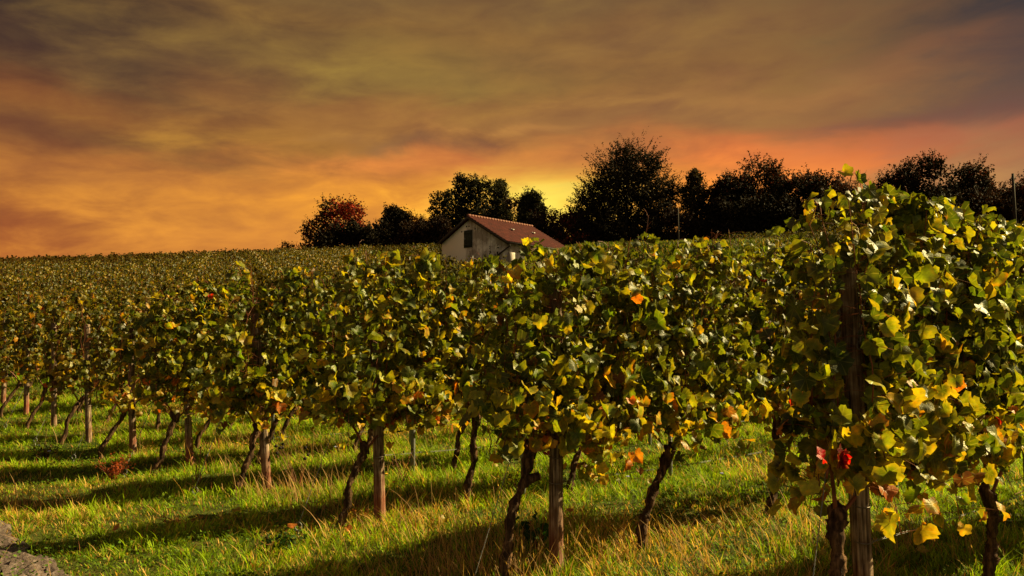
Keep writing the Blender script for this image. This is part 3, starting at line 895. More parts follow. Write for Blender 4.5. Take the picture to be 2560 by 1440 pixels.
# ------------------------------------------------------------------ weeds, fallen leaves, flowers
def weed(px, py, name, label, h, spread, colr, n, size, stems=9, T=None, grp=None, cat="weed", stemc=None, headsize=0):
    Y = (CAMZ) / math.tan(-math.atan2(ray(px, py).z, ray(px, py).y)) if ray(px, py).z < 0 else 20
    X = ray(px, py).x / ray(px, py).y * Y
    rt = empty(name, (X, Y, float(terrain(X, Y))))
    b = MB(); pos = []; hd = []
    for k in range(stems):
        a = rng.uniform(0, 6.28); L = rng.uniform(.6, 1) * h; sp = spread * rng.uniform(.2, 1)
        u = np.linspace(0, 1, 6)[:, None]
        P = np.array([0, 0, -.02]) + u * np.array([0, 0, L]) + (u ** 1.4) * np.array([cos(a) * sp, sin(a) * sp, 0]) + rng.normal(size=(6, 3)) * .008
        b.tube(P, np.linspace(.004, .0018, 6), 4, cap=False)
        m = max(1, n // stems); uu = rng.uniform(.15, 1, m) * 5; i = np.minimum(uu.astype(int), 4); f = (uu - i)[:, None]
        pos.append(P[i] * (1 - f) + P[i + 1] * f + rng.normal(size=(m, 3)) * size * .9); hd.append(P[-1])
    b.build("stems", stemc or M_cane, rt)
    pos = np.vstack(pos); m = len(pos)
    nr = rng.normal(size=(m, 3)) + [0, 0, .9]; tp = pos * [1, 1, 0] * 6 + rng.normal(size=(m, 3)) * .5 + [0, 0, -.2]
    c = np.array(colr) * rng.uniform(.5, 1.5, (m, 1))
    obj("leaves", leaf_mesh("leaves", T or T_R, pos, nr, tp, rng.uniform(.6, 1.3, m) * size, c, c, M_grass, want_uv=False), rt)
    if headsize:
        for p in hd:
            hb = MB()
            th = np.linspace(0, pi, 5)
            hb.tube(np.column_stack([p[0] + 0 * th, p[1] + 0 * th, p[2] + headsize * (1 - np.cos(th))]), headsize * np.sin(th) + .0005, 7, jit=.15)
            hb.build("seed_head", M_treebark, rt)
        pass
    tag(rt, label, cat, grp)
    return rt
weed(283, 1200, "weed_bush", "reddish brown weed bush below the red footed post", .36, .30, (.26, .055, .02), 420, .022, 22)
weed(110, 1150, "weed_clump", "dark green weed clump with pale blue flowers near left edge", .32, .26, (.03, .05, .015), 420, .024, 20)
weed(700, 1378, "weed_clump", "dark leafy weed clump low in the grass below the fourth post", .16, .20, (.022, .05, .01), 260, .03, 16)
weed(1345, 1400, "broadleaf_weed", "dark broad leaved plant behind the sawn-off vine trunk", .34, .16, (.02, .06, .012), 26, .055, 7, T=T_MQ)
weed(905, 1312, "weed_clump", "rusty orange weed between the scaly trunk and pale post", .20, .18, (.32, .12, .025), 190, .016, 14)
weed(745, 1235, "tall_weed", "tall bare brown weed with round seed heads right of leaning post", .55, .35, (.2, .08, .03), 30, .012, 8, headsize=.018)
weed(720, 1215, "weed_clump", "pinkish brown weed tuft at the foot of the leaning post", .17, .16, (.34, .14, .06), 170, .014, 14)
weed(495, 1215, "tall_weed", "thin bare weed stalks standing over the pale ground ring", .52, .22, (.16, .07, .03), 26, .01, 9, headsize=.010)
weed(1005, 1225, "tall_weed", "wispy brown seed stalks between the third post and straight trunk", .42, .25, (.3, .14, .04), 30, .012, 8, headsize=.012)
weed(460, 1310, "weed_clump", "rusty low herb patch in the grass above the dirt track", .10, .26, (.24, .09, .025), 200, .014, 16)
weed(1290, 1240, "weed_clump", "dark upright herb behind the guy wire of the second post", .42, .12, (.04, .045, .012), 160, .016, 8)
weed(1490, 1195, "weed_clump", "dark weed patch in the grass right of the second post", .14, .20, (.03, .045, .012), 160, .02, 12)

def ground_xy(px, py):
    r_ = ray(px, py); Y = -CAMZ / r_.z * r_.y
    return r_.x / r_.y * Y, Y
fl = [(130, 1178, "y"), (400, 1170, "w"), (290, 1340, "o"), (730, 1350, "o"), (1110, 1330, "y"), (1240, 1170, "y"), (1880, 1185, "y"), (1500, 1225, "y"),
      (2060, 1400, "y"), (2310, 1415, "y"), (2270, 1340, "g"), (870, 1350, "o"), (1680, 1410, "y"), (1425, 1300, "o"), (590, 1300, "y"), (1790, 1330, "y"), (2385, 1330, "y")]
names = {"y": (.5, .36, .04), "o": (.5, .16, .03), "w": (.6, .5, .35), "g": (.2, .24, .03)}
wh = ["near the far left edge below the dark weed clump", "by the foot of the fifth post", "in the sunny grass left of the scaly trunk", "under the dark leafy clump", "in front of the straight trunk",
      "behind the third row's trunks", "in sunlit grass left of the curved trunk", "behind the knobbly trunk", "by the nearest thick trunk", "in shade right of the nearest post", "upturned over the shaded grass right of the nearest post",
      "between the scaly trunk and the dark weed clump", "at the bottom between second post and nearest vine", "just right of the second post's foot", "left of the twisted trunk's foot", "mid grass right of the knobbly trunk", "under the nearest row's right end"]
cn = {"y": "yellow", "o": "orange", "w": "pale", "g": "greenish"}
for j, (px, py, c) in enumerate(fl):
    x, y = ground_xy(px, py)
    cc = np.array([names[c]]) 
    big = 1.5 if c == "g" else 1.0
    me = leaf_mesh("fallen_leaf", T_HQ, np.zeros((1, 3)), np.array([[.2 * random.gauss(0, 1), -.55, 1.]]), np.array([[random.gauss(0, 1), random.gauss(0, 1), .1]]), np.array([.045 * big]), cc * .7, cc * .5, M_leaf)
    o = obj("fallen_leaf", me, None, (x, y, float(terrain(x, y)) + .10))
    tag(o, "%s fallen vine leaf %s" % (cn[c], wh[j]), "leaf", "fallen vine leaves on the grass")

M_petal = noise_mat("petals", [(.3, (.6, .3, .02)), (.7, (.75, .45, .04))], 20)
M_blue = noise_mat("blue_petals", [(.3, (.25, .28, .55)), (.7, (.45, .45, .7))], 20)
def flower_proto(mat, r):
    b = MB(); b.tube([[0, 0, 0], [.005, 0, .06], [0, .004, .13]], .002, 4)
    st = b.mesh("stem", M_grass_plain)
    h = MB()
    for k in range(9):
        a = k / 9 * 2 * pi
        h.tube([[0, 0, .13], [cos(a) * r * .6, sin(a) * r * .6, .137], [cos(a) * r, sin(a) * r, .134]], [r * .12, r * .28, r * .08], 5)
    h.tube([[0, 0, .128], [0, 0, .142]], r * .28, 8)
    return st, h.mesh("flower_head", mat)
M_grass_plain = noise_mat("stem_green", [(.3, (.05, .09, .015)), (.7, (.1, .15, .02))], 20)
for mat, r_, spots, lab, grp in ((M_petal, .016, [(592, 1118), (612, 1122), (652, 1124), (628, 1113), (700, 1130), (980, 1255), (965, 1220), (1000, 1270), (985, 1235), (960, 1195)], "small yellow wildflower in the grass behind the third and fourth posts", "yellow wildflowers"),
                              (M_blue, .018, [(1570, 1225), (1805, 1218), (1585, 1165), (96, 1132), (122, 1140), (838, 1135)], "small blue wildflower in the grass", "blue wildflowers")):
    st, hd = flower_proto(mat, r_)
    for px, py in spots:
        x, y = ground_xy(px, py + 12)
        rt = empty("wildflower", (x, y, float(terrain(x, y))), random.uniform(0, 6)); rt.scale = (1.3,) * 3
        obj("stem", st, rt); obj("flower_head", hd, rt)
        tag(rt, lab, "flower", grp)

# ------------------------------------------------------------------ barn
def barn():
    A = np.array([-3.46, 62.0]); u = norm(np.array([5.5, 6.1])); v = np.array([u[1], -u[0]])   # u ridge direction, v right-front across
    zr = 1.6 + 333 / F * 62.0; g0 = 6.0
    L = 7.75; wr, wl = 4.28, 3.45; pr_, pl = 2.42 / 4.28, 1.75 / 3.32
    rt = empty("barn", (A[0], A[1], g0))
    rt.rotation_euler = (0, 0, math.atan2(u[1], u[0]))
    # local: x along the ridge, y = +left / -right (v is -y)
    H = zr - g0
    ov = 0.28
    # walls
    b = MB()
    yr, yl = -(wr - .42), (wl - .25)
    x0, x1 = ov, L - ov
    zrr, zll = H - pr_ * (wr - .42) - .22, H - pl * (wl - .25) - .22
    top = H - .22
    V = []
    for x in (x0, x1): V += [[x, yr, 0], [x, yr, zrr], [x, 0, top], [x, yl, zll], [x, yl, 0]]
    f4 = [[0, 1, 6, 5], [3, 4, 9, 8]]; f5 = [[0, 4, 3, 2, 1], [5, 6, 7, 8, 9]]
    b.add(V, [f4, f5])
    m, ns, ln = newmat("stained_plaster")
    out = N(ns, "ShaderNodeOutputMaterial"); tc = N(ns, "ShaderNodeTexCoord")
    n1 = N(ns, "ShaderNodeTexNoise", Scale=0.8, Detail=7.0, Roughness=.65); ln.new(tc.outputs["Object"], n1.inputs["Vector"])
    mp = N(ns, "ShaderNodeMapping"); mp.inputs["Scale"].default_value = (3, 3, .35); ln.new(tc.outputs["Object"], mp.inputs[0])
    n2 = N(ns, "ShaderNodeTexNoise", Scale=1.6, Detail=7.0, Roughness=.7); ln.new(mp.outputs[0], n2.inputs["Vector"])
    r1 = ramp(ns, [(.42, (.60, .58, .56)), (.54, (.30, .26, .23))]); ln.new(n1.outputs["Fac"], r1.inputs[0])
    r2 = ramp(ns, [(.30, (.35, .3, .26)), (.48, (.9, .9, .88)), (.7, (1.1, 1.1, 1.1))]); ln.new(n2.outputs["Fac"], r2.inputs[0])
    mx = N(ns, "ShaderNodeMixRGB", blend_type="MULTIPLY", Fac=1.0); ln.new(r1.outputs[0], mx.inputs["Color1"]); ln.new(r2.outputs[0], mx.inputs["Color2"])
    # wall colour turns paler towards the left of the gable
    sp = N(ns, "ShaderNodeSeparateXYZ"); ln.new(tc.outputs["Object"], sp.inputs[0])
    ad = N(ns, "ShaderNodeMath", operation="MULTIPLY_ADD"); ad.inputs[1].default_value = 1.2; ln.new(n1.outputs["Fac"], ad.inputs[0]); ln.new(sp.outputs["Y"], ad.inputs[2])
    mr = N(ns, "ShaderNodeMapRange"); mr.inputs["From Min"].default_value = .75; mr.inputs["From Max"].default_value = 1.15; ln.new(ad.outputs[0], mr.inputs["Value"])
    m2 = N(ns, "ShaderNodeMixRGB", blend_type="MIX"); m2.inputs["Color2"].default_value = (.70, .68, .65, 1)
    ln.new(mr.outputs[0], m2.inputs["Fac"]); ln.new(mx.outputs[0], m2.inputs["Color1"])
    p = N(ns, "ShaderNodeBsdfPrincipled", Roughness=.92); bp = N(ns, "ShaderNodeBump", Strength=.5, Distance=.03); ln.new(n2.outputs["Fac"], bp.inputs["Height"])
    ln.new(m2.outputs[0], p.inputs["Base Color"]); ln.new(bp.outputs[0], p.inputs["Normal"]); ln.new(p.outputs[0], out.inputs[0])
    wall = b.build("wall", m, rt, smooth=False)
    # roof: pantiles as real relief
    M_tile = noise_mat("clay_tiles", [(.3, (.028, .005, .005)), (.55, (.052, .008, .007)), (.75, (.08, .017, .012))], 2.2, bump=.3, rough=.8, spec=.08)
    rb = MB()
    for sgn, w, p_ in ((-1, wr, pr_), (1, wl, pl)):
        sl = math.hypot(w, w * p_)
        na = int(L / .05); nb_rows = int(sl / .33)
        xs = np.linspace(0, L, na)
        t = []
        for k in range(nb_rows): t += [k / nb_rows + 1e-3, (k + .5) / nb_rows, (k + 1) / nb_rows - 1e-3]
        t = np.array(t); step = np.tile([0, .5, 1.0], nb_rows) * .035
        X, Tt = np.meshgrid(xs, t); ST = np.repeat(step[:, None], na, 1)
        wavep = .030 * np.abs(np.sin(X * pi / .27))
        hgt = wavep + ST
        nx_, nz_ = p_ / math.hypot(1, p_), 1 / math.hypot(1, p_)
        Yl = sgn * (w * Tt + nx_ * hgt); Z = H - w * p_ * Tt + nz_ * hgt
        n0, n1_ = X.shape; i = np.arange(n0 - 1)[:, None] * n1_ + np.arange(n1_ - 1)[None]
        f = np.stack([i, i + 1, i + n1_ + 1, i + n1_], -1).reshape(-1, 4)
        rb.add(np.column_stack([X.ravel(), Yl.ravel(), Z.ravel()]), [f])
        # underside boards
        dz = .10
        rb.add([[0, 0, H - .03], [L, 0, H - .03], [L, sgn * w, H - w * p_ - .03], [0, sgn * w, H - w * p_ - .03],
                [0, 0, H - dz], [L, 0, H - dz], [L, sgn * w, H - w * p_ - dz], [0, sgn * w, H - w * p_ - dz]],
               [[[0, 1, 2, 3], [4, 7, 6, 5], [0, 3, 7, 4], [1, 5, 6, 2], [3, 2, 6, 7]]])
    roof = rb.build("roof", M_tile, rt, smooth=False)
    cb = MB()
    nt = 24
    for k in range(nt):
        xa = L * k / nt; xb = L * (k + 1) / nt - .02
        cb.tube([[xa, 0, H + .03], [xb, 0, H + .045]], [.10, .115], 10)
    M_ridge = noise_mat("ridge_tile", [(.3, (.11, .03, .02)), (.7, (.18, .06, .035))], 2.5, rough=.7)
    cb.build("ridge_cap", M_ridge, roof)
    for k, (xx, tt) in enumerate(((3.2, .42), (5.75, .42))):
        w_ = MB(); w_.box((xx, -wr * tt, H - wr * pr_ * tt + .10), (.20, .26, .05)); w_.box((xx - .12, -wr * tt + .1, H - wr * pr_ * tt + .16), (.05, .3, .03))
        w_.build("roof_vent", M_white, roof, smooth=False)
    dark = noise_mat("dark_timber", [(.3, (.018, .014, .011)), (.7, (.045, .035, .028))], 6)
    bb = MB()                                                       # bargeboards under the verge
    for sgn, w, p_ in ((-1, wr, pr_), (1, wl, pl)):
        bb.add([[-.03, 0, H - .02], [-.03, sgn * w, H - w * p_ - .02], [-.03, sgn * w, H - w * p_ - .24], [-.03, 0, H - .24],
                [-.005, 0, H - .02], [-.005, sgn * w, H - w * p_ - .02], [-.005, sgn * w, H - w * p_ - .24], [-.005, 0, H - .24]],
               [[[0, 1, 2, 3], [4, 7, 6, 5], [0, 4, 5, 1], [3, 2, 6, 7], [1, 5, 6, 2], [0, 3, 7, 4]]])
    bb.build("bargeboard", dark, roof, smooth=False)
    # shutter
    sb = MB(); yc = 0.18; zc = H - 1.78
    for k in range(5): sb.box((x0 - .04, yc - .36 + .18 * k, zc), (.05, .165, 1.36))
    sb.box((x0 - .075, yc, zc + .45), (.02, .86, .09)); sb.box((x0 - .075, yc, zc - .45), (.02, .86, .09))
    sh = sb.build("shutter", noise_mat("shutter_paint", [(.3, (.012, .016, .012)), (.7, (.035, .042, .03))], 6), wall, smooth=False)
    k_ = MB(); k_.box((x0 - .10, yc + .28, zc + .02), (.04, .06, .12)); k_.build("latch", M_metal, sh, smooth=False)
    for (yy, zz) in ((.38, H - .78), (.10, H - .78), (.92, H - 1.14), (-.56, H - 1.06)):
        vb = MB(); th = np.linspace(0, 2 * pi, 13)
        vb.tube([[x0 - .012, yy, zz], [x0 + .03, yy, zz]], .07, 12); vb.build("vent_hole", dark, wall)
    # gutter, downpipe
    ez = H - wr * pr_ - .02
    gt = MB(); gt.tube([[-.05, -wr - .06, ez - .05], [L + .05, -wr - .06, ez - .03]], .075, 8); gt = gt.build("gutter", dark, roof)
    dp = MB(); dp.tube([[.1, -wr - .04, ez - .08], [.15, -wr - .02, ez - .28], [x0 - .10, -wr + 1.2, ez - .85], [x0 - .10, -wr + 1.7, ez - 1.5], [x0 - .10, -wr + 1.75, ez - 2.4]], .06, 8)
    dp.build("downpipe", dark, gt)
    # lean-to below the right eave
    lb = MB(); lb.box((.65, yr - .15, zrr - 1.7), (.5, .3, 1.9)); lb.build("porch_wall", m, rt, smooth=False)
    tag(rt, "old plastered barn with red tiled roof, stained gable and dark shutter", "barn")
    return A, u, v, g0
A, u_, v_, g0_ = barn()

def ivy():
    rt = None
    b = []; n = 0
    loc = (A[0], A[1], g0_)
    spots = [(.6, 1.3), (1.0, 1.0), (1.5, 1.5), (1.8, 2.2), (2.3, 2.6), (2.8, 1.9), (3.1, 2.7)]
    P = []
    for w, h in spots:
        m = 160; uu = rng.beta(1, 1.6, m)
        side = w + rng.normal(size=m) * .16 * (1 - uu); z = 0.8 + uu * h
        base = np.array([A[0] + .28 * u_[0], A[1] + .28 * u_[1]])
        q_ = base[None] + v_[None] * side[:, None] - u_[None] * rng.uniform(.08, .22, m)[:, None]
        P.append(np.column_stack([q_, g0_ + z]))
    P = np.vstack(P); m = len(P)
    c = np.tile([.022, .03, .01], (m, 1)) * rng.uniform(.5, 1.5, (m, 1))
    me = leaf_mesh("climbing_ivy", T_R, P, rng.normal(size=(m, 3)) + [-.6, -.6, .3], np.tile([0, 0, -1.], (m, 1)) + rng.normal(size=(m, 3)) * .4, rng.uniform(.07, .14, m), c, c, M_tree_leaf, want_uv=False, smooth=False)
    tag(obj("climbing_ivy", me), "dark pointed ivy growing up the foot of the barn's gable wall", "ivy")
ivy()

# ------------------------------------------------------------------ trees
def tree(name, label, px0, px1, ptop, Y, blobs=None, n=7000, lsize=.17, color=(.028, .026, .010), color2=None, style="round", seed=0, grp="trees along the skyline", pbase=612, trunk=True, spike=0.5, c2f=None, fill=1.0, cat="tree"):
    g = np.random.default_rng(seed + 100)
    a = at(px0, pbase, Y); b = at(px1, pbase, Y); c = at((px0 + px1) / 2, ptop, Y)
    cx = (a.x + b.x) / 2; w = (b.x - a.x); zg = float(terrain(cx, Y)); H = c.z - zg
    rt = empty(name, (cx, Y, zg))
    dep = w * .42
    # crown lobes in normalised (x: -.5...5, z: 0..1, r)
    if blobs is None:
        blobs = []
        for k in range(34):
            z = g.uniform(.10, .86) if k > 15 else g.uniform(.05, .42); hw = .42 * math.sqrt(max(0.05, 1 - ((z - .5) / .5) ** 2))
            blobs.append((g.uniform(-hw, hw), z, g.uniform(.12, .19)))
    L = np.array(blobs, float); L[:, 2] *= 1.12; n = int(n * 2.1)
    cen = np.column_stack([L[:, 0] * w, g.uniform(-1, 1, len(L)) * dep * .6, L[:, 1] * H]); rad = L[:, 2] * min(w * 1.3, H * 1.1)
    # limbs
    tb = MB(); tr = max(.10, .022 * H)
    fork = np.array([0, 0, H * .18])
    tb.tube([[0, 0, -.3], [.03, 0, H * .09], fork, [0.02 * w, 0, H * .55]], [tr * 1.25, tr, tr * .85, tr * .3], 8, jit=.04)
    for c_, r_ in zip(cen, rad):
        mid = (fork + c_) / 2 + g.normal(size=3) * .08 * H * np.array([1, 1, .4])
        s0 = fork * (1 - .0) + np.array([0, 0, g.uniform(-.02, .2) * H])
        tb.tube([s0, mid, c_], [tr * .5, tr * .3, tr * .12], 5, cap=False)
    # twigs from each lobe, carrying leaves
    P = []; BIG = []
    ntw = max(14, int(n / 42 / max(len(L), 1)) if style != "round" else int(n / 60 / len(L)))
    for c_, r_ in zip(cen, rad):
        m = int(n * fill * (r_ ** 2 / (rad ** 2).sum()) * (0.55 if style == "spiky" else .72))
        d = norm(g.normal(size=(m, 3))); rr = r_ * g.uniform(.25, 1, m) ** .5 * (1 + .18 * np.sin(d[:, 0] * 7 + d[:, 2] * 9 + c_[0]))
        P.append(c_ + d * rr[:, None] * np.array([1, .9, .9])); BIG.append(np.full(m, 1.5))
        for k in range(ntw):
            d = norm(g.normal(size=3) + (np.array([c_[0] / w * 2.2, 0, 1.1]) if style == "spiky" else np.array([c_[0] / w * 1.5, 0, .5])))
            L_ = r_ * (1 + spike * g.uniform(.3, 1.1)); st = c_ + d * r_ * .3; e = c_ + d * L_
            e[2] += (.1 * r_ if style == "spiky" else 0)
            if k < 9: tb.tube([st, (st + e) / 2 + g.normal(size=3) * .05 * r_, e], [.03, .02, .01], 3, cap=False)
            mm = max(3, int(n * (.45 if style == "spiky" else .28) * fill / (len(L) * ntw)))
            u = g.uniform(.3, 1.02, mm)[:, None]
            P.append(st * (1 - u) + e * u + g.normal(size=(mm, 3)) * lsize * (.55 if style == "spiky" else .9)); BIG.append(np.full(mm, .95))
    P = np.vstack(P); BIG = np.concatenate(BIG); kk = P[:, 2] > .01 * H; P = P[kk]; BIG = BIG[kk]; m = len(P)
    # keep holes open
    hn = np.sin(P[:, 0] * 2.1 + seed) * np.sin(P[:, 2] * 2.7 + seed * 2) + .6 * np.sin(P[:, 0] * 5.3 + P[:, 2] * 4.1)
    keep = (hn < 1.3) | (g.uniform(size=m) < .2); P = P[keep]; BIG = BIG[keep]; m = len(P)
    col_ = np.tile(color, (m, 1)) * g.uniform(.5, 1.6, (m, 1))
    if color2 is not None:
        f = c2f(P[:, 0] / w, P[:, 2] / H) if c2f else np.full(m, .5)
        k = g.uniform(size=m) < f; col_[k] = np.array(color2) * g.uniform(.5, 1.6, (k.sum(), 1))
    nr = g.normal(size=(m, 3)) + [0, 0, .5]; tp = g.normal(size=(m, 3)) + [0, 0, -.6]
    ca = lambda nm, me: obj(nm, me, rt)
    ca("trunk", tb.mesh("trunk", M_treebark))
    ca("crown", leaf_mesh("crown", T_R, P, nr, tp, lsize * BIG * g.uniform(.6, 1.3, m), col_, col_, M_tree_leaf, want_uv=False, smooth=False))
    tag(rt, label, cat, grp)
    return rt

DK = (.013, .010, .005); BR = (.022, .011, .005); GR = (.015, .015, .006)
tree("round_bush", "tiny round bush alone on the skyline left of all trees", 694, 738, 602, 88, n=700, lsize=.14, color=DK, seed=1, pbase=622, grp="bushes along the skyline", cat="bush")
tree("autumn_tree", "broad tree with dark left side and red autumn leaves at upper right", 752, 934, 497, 90,
     blobs=[(-.30, .22, .15), (-.40, .15, .12), (-.36, .42, .13), (-.30, .58, .13), (-.14, .72, .15), (-.08, .86, .13), (.08, .88, .13), (.20, .80, .14), (.24, .62, .13), (.05, .55, .12), (-.1, .3, .13), (.1, .22, .14), (.3, .42, .13), (.38, .25, .15), (.42, .5, .10), (.25, .15, .14), (-.15, .5, .10)],
     n=9000, lsize=.15, color=(.026, .020, .009), color2=(.24, .028, .012), seed=2, c2f=lambda x, z: np.clip(.1 + 1.1 * np.exp(-(((x - .16) / .22) ** 2 + ((z - .72) / .3) ** 2)), 0, .8), fill=.8)
tree("dense_tree", "dense dark rounded tree between the red tree and orange thicket", 862, 935, 545, 87, n=4500, lsize=.17, color=DK, seed=3)
tree("dense_tree", "compact nearly black tree left of the barn, right of the red tree", 932, 1040, 508, 89,
     blobs=[(-.2, .2, .26), (.2, .2, .26), (0, .4, .27), (-.22, .5, .24), (.22, .55, .24), (-.05, .72, .22), (.12, .8, .16), (-.35, .35, .2), (.36, .35, .2), (-.1, .86, .12)], n=9000, lsize=.18, color=DK, seed=4, spike=.3)
tree("thin_shrub", "sparse orange brown shrub with glow behind it left of the barn", 1025, 1100, 520, 90, n=2600, lsize=.13, color=(.16, .055, .014), seed=5, style="spiky", spike=1.0, fill=.8, cat="shrub")
tree("thicket_shrub", "dark orange tinged shrub right behind the barn's left eave", 1030, 1115, 555, 88, n=5000, lsize=.16, color=(.05, .022, .009), seed=6, cat="shrub")
tree("tall_tree", "tall ragged tree rising directly behind the barn's ridge", 1085, 1235, 443, 91,
     blobs=[(-.34, .2, .2), (.3, .2, .22), (0, .2, .22), (-.25, .42, .2), (.2, .42, .22), (-.02, .45, .2), (-.40, .68, .11), (-.2, .62, .18), (.10, .66, .2), (.32, .62, .18), (.02, .80, .15), (.17, .88, .10), (.34, .82, .11), (-.04, .9, .08), (-.42, .5, .14), (-.27, .78, .09), (.42, .5, .16)],
     n=11000, lsize=.16, color=GR, seed=7, style="spiky", spike=.55)
tree("poplar_tree", "narrow upright grey green tree just right of the tall ragged tree", 1218, 1282, 447, 93,
     blobs=[(0, .2, .3), (0, .35, .32), (-.1, .5, .3), (.12, .58, .3), (0, .72, .28), (0, .84, .22), (.02, .92, .14)], n=5500, lsize=.15, color=(.045, .045, .018), seed=8, style="spiky", spike=.45)
tree("brown_tree", "loose brownish tree behind the barn roof's middle", 1255, 1345, 468, 90, n=6500, lsize=.15, color=BR, seed=9, style="spiky", spike=.5)
tree("rounded_tree", "rounded tree with open gaps at the left of the yellow glow", 1290, 1362, 475, 89,
     blobs=[(-.1, .2, .25), (.1, .35, .2), (.25, .75, .25), (-.1, .8, .25), (.1, .88, .2), (.3, .58, .2), (-.2, .6, .22), (.0, .5, .15)], n=4200, lsize=.15, color=(.024, .024, .010), seed=10)
hx = [(1325, 1400, 532, BR), (1385, 1455, 528, (.05, .02, .009)), (1440, 1530, 560, DK), (1510, 1600, 560, DK), (1590, 1690, 550, DK), (1670, 1745, 525, BR), (1730, 1800, 540, DK)]
hl = ["orange brown bush behind the barn roof's right end", "spiky reddish bush below the yellow glow", "dark low bush under the big tree's left side", "dark low bush under the big tree's middle",
      "dark low bush under the big tree's right side", "brownish bush right of the telegraph pole", "dark bush below the narrow tree"]
for j, (x0, x1, tp_, c_) in enumerate(hx):
    tree("hedge_bush", hl[j], x0 - 12, x1 + 12, tp_, 87.5, n=4500, lsize=.17, color=c_, color2=(.16, .03, .012) if j == 1 else None, c2f=lambda x, z: .2 + 0 * x, seed=20 + j, style="spiky", spike=.6, grp="bushes along the skyline", cat="bush")
under = [(800, 880, 560, DK, "low dark bush under the red autumn tree"), (900, 960, 565, DK, "low dark bush filling the gap right of the red autumn tree"), (1000, 1070, 560, BR, "low brown bush below the orange brown shrub"),
         (1060, 1130, 540, BR, "brown bush at the barn's left eave under the tall ragged tree"), (1790, 1880, 500, DK, "low black bush at the left foot of the black tree mass"), (1860, 1950, 490, DK, "low black bush below the highest tree of the mass"),
         (1940, 2040, 495, DK, "low black bush right of centre under the black mass"), (2020, 2120, 500, BR, "low brownish bush at the right foot of the black mass"), (2100, 2200, 500, DK, "low dark bush under the bare shrub"),
         (2190, 2290, 495, DK, "low dark bush behind the nearest vine's leafy top"), (2280, 2390, 480, DK, "low dark bush under the horned tree"), (2380, 2480, 480, BR, "low brown bush right below the dense dark tree"), (2470, 2580, 490, BR, "low reddish bush by the right hand telegraph pole")]
for j, (x0, x1, tp_, c_, lb) in enumerate(under):
    tree("hedge_bush", lb, x0 - 10, x1 + 10, tp_, 86.5, n=4200, lsize=.18, color=c_, seed=80 + j, style="spiky", spike=.45, grp="bushes along the skyline", cat="bush", pbase=603)
# the big spiky cherry
tree("cherry_tree", "biggest tree on the skyline, wide with spiky outline, right of yellow glow", 1428, 1700, 370, 90,
     blobs=[(-.40, .28, .10), (-.30, .35, .12), (-.36, .48, .08), (-.22, .5, .13), (-.24, .64, .11), (-.12, .62, .14), (-.12, .78, .12), (0, .84, .12), (-.03, .9, .07), (.10, .80, .13), (.04, .66, .15), (.2, .66, .14), (.22, .8, .07), (.32, .62, .1), (.40, .55, .07), (.36, .44, .11), (.26, .48, .13), (.1, .48, .15), (-.08, .42, .15), (-.2, .28, .14), (0, .24, .16), (.18, .28, .15), (.34, .3, .10), (-.30, .2, .13), (.28, .18, .14), (-.02, .1, .15), (.42, .36, .05)],
     n=26000, lsize=.135, color=(.015, .012, .006), seed=11, style="spiky", spike=1.0, fill=1.2)
tree("narrow_tree", "narrow loose tree standing alone just right of the big spiky tree", 1704, 1768, 418, 90,
     blobs=[(.0, .86, .22), (.1, .92, .14), (-.15, .74, .26), (.15, .72, .26), (-.2, .58, .26), (.15, .55, .25), (0, .44, .2), (0, .3, .14), (.1, .15, .2)], n=4600, lsize=.14, color=(.035, .026, .010), seed=12, style="spiky", spike=.35)
rt_ = [(1752, 1830, 455, DK, "dark bushy tree at the left end of the black tree mass"), (1800, 1890, 430, DK, "dark rounded tree second in the black tree mass"),
       (1868, 1985, 392, (.040, .022, .009), "highest tree of the black mass with reddish brown top"), (1950, 2045, 418, DK, "dark tree with spiky shoots right of the mass's highest tree"),
       (2025, 2135, 430, (.034, .016, .008), "dark reddish tree at the right end of the black mass"), (2188, 2300, 430, DK, "dark tree half hidden behind the nearest vine's top"),
       (2292, 2385, 388, DK, "tall dark tree with two horn-like tops above the nearest vine"), (2350, 2470, 398, DK, "dense dark tree right of the horned tree"), (2445, 2530, 430, (.04, .018, .009), "reddish dark tree left of the right hand telegraph pole"),
       (2520, 2620, 455, BR, "dark tree cut by the right edge of the picture"), (1900, 1990, 470, DK, "low dark tree at the middle front of the black mass"), (2110, 2210, 480, DK, "low dark tree behind the bare shrub")]
for j, (x0, x1, tp_, c_, lb) in enumerate(rt_):
    tree("dark_tree", lb, x0 - 16, x1 + 16, tp_, 88 + (j % 3) * 1.5, n=8500, lsize=.17, color=c_, color2=(.09, .022, .010), c2f=lambda x, z: np.clip((z - .65) * .6, 0, .25), seed=40 + j, style="spiky", spike=.45, fill=1.3, pbase=600)
tree("bare_shrub", "thin almost leafless pinkish shrub against orange sky", 2112, 2185, 428, 91, n=420, lsize=.12, color=(.2, .07, .03), seed=60, style="spiky", spike=1.3, pbase=600, cat="shrub")

# ------------------------------------------------------------------ telegraph poles
def pole(px, ptop, Y, label, r, arm=False):
    p = at(px, ptop, Y); zg = float(terrain(p.x, Y)); h = p.z - zg
    rt = empty("telegraph_pole", (p.x, Y, zg))
    b = MB(); b.tube([[0, 0, -.3], [0, 0, h * .5], [0, 0, h]], [r * 1.15, r, r * .85], 10); b.build("shaft", M_treebark, rt)
    if arm:
        a = MB(); a.box((0, -.05, h - .5), (.5, .08, .08)); a.build("crossarm", M_treebark, rt, smooth=False)
        i = MB()
        for s in (-.2, .2): i.tube([[s, -.05, h - .44], [s, -.05, h - .3]], [.035, .02], 8)
        i.build("insulators", M_white, rt)
    tag(rt, label, "pole", "telegraph poles")
    return p
pole(1695, 520, 78, "thin dark telegraph pole in front of the bushes below the narrow tree", .075)
pp = pole(2532, 434, 72, "brown telegraph pole with wire at the right edge", .13, True)
b = MB(); t = np.linspace(0, 1, 20)[:, None]
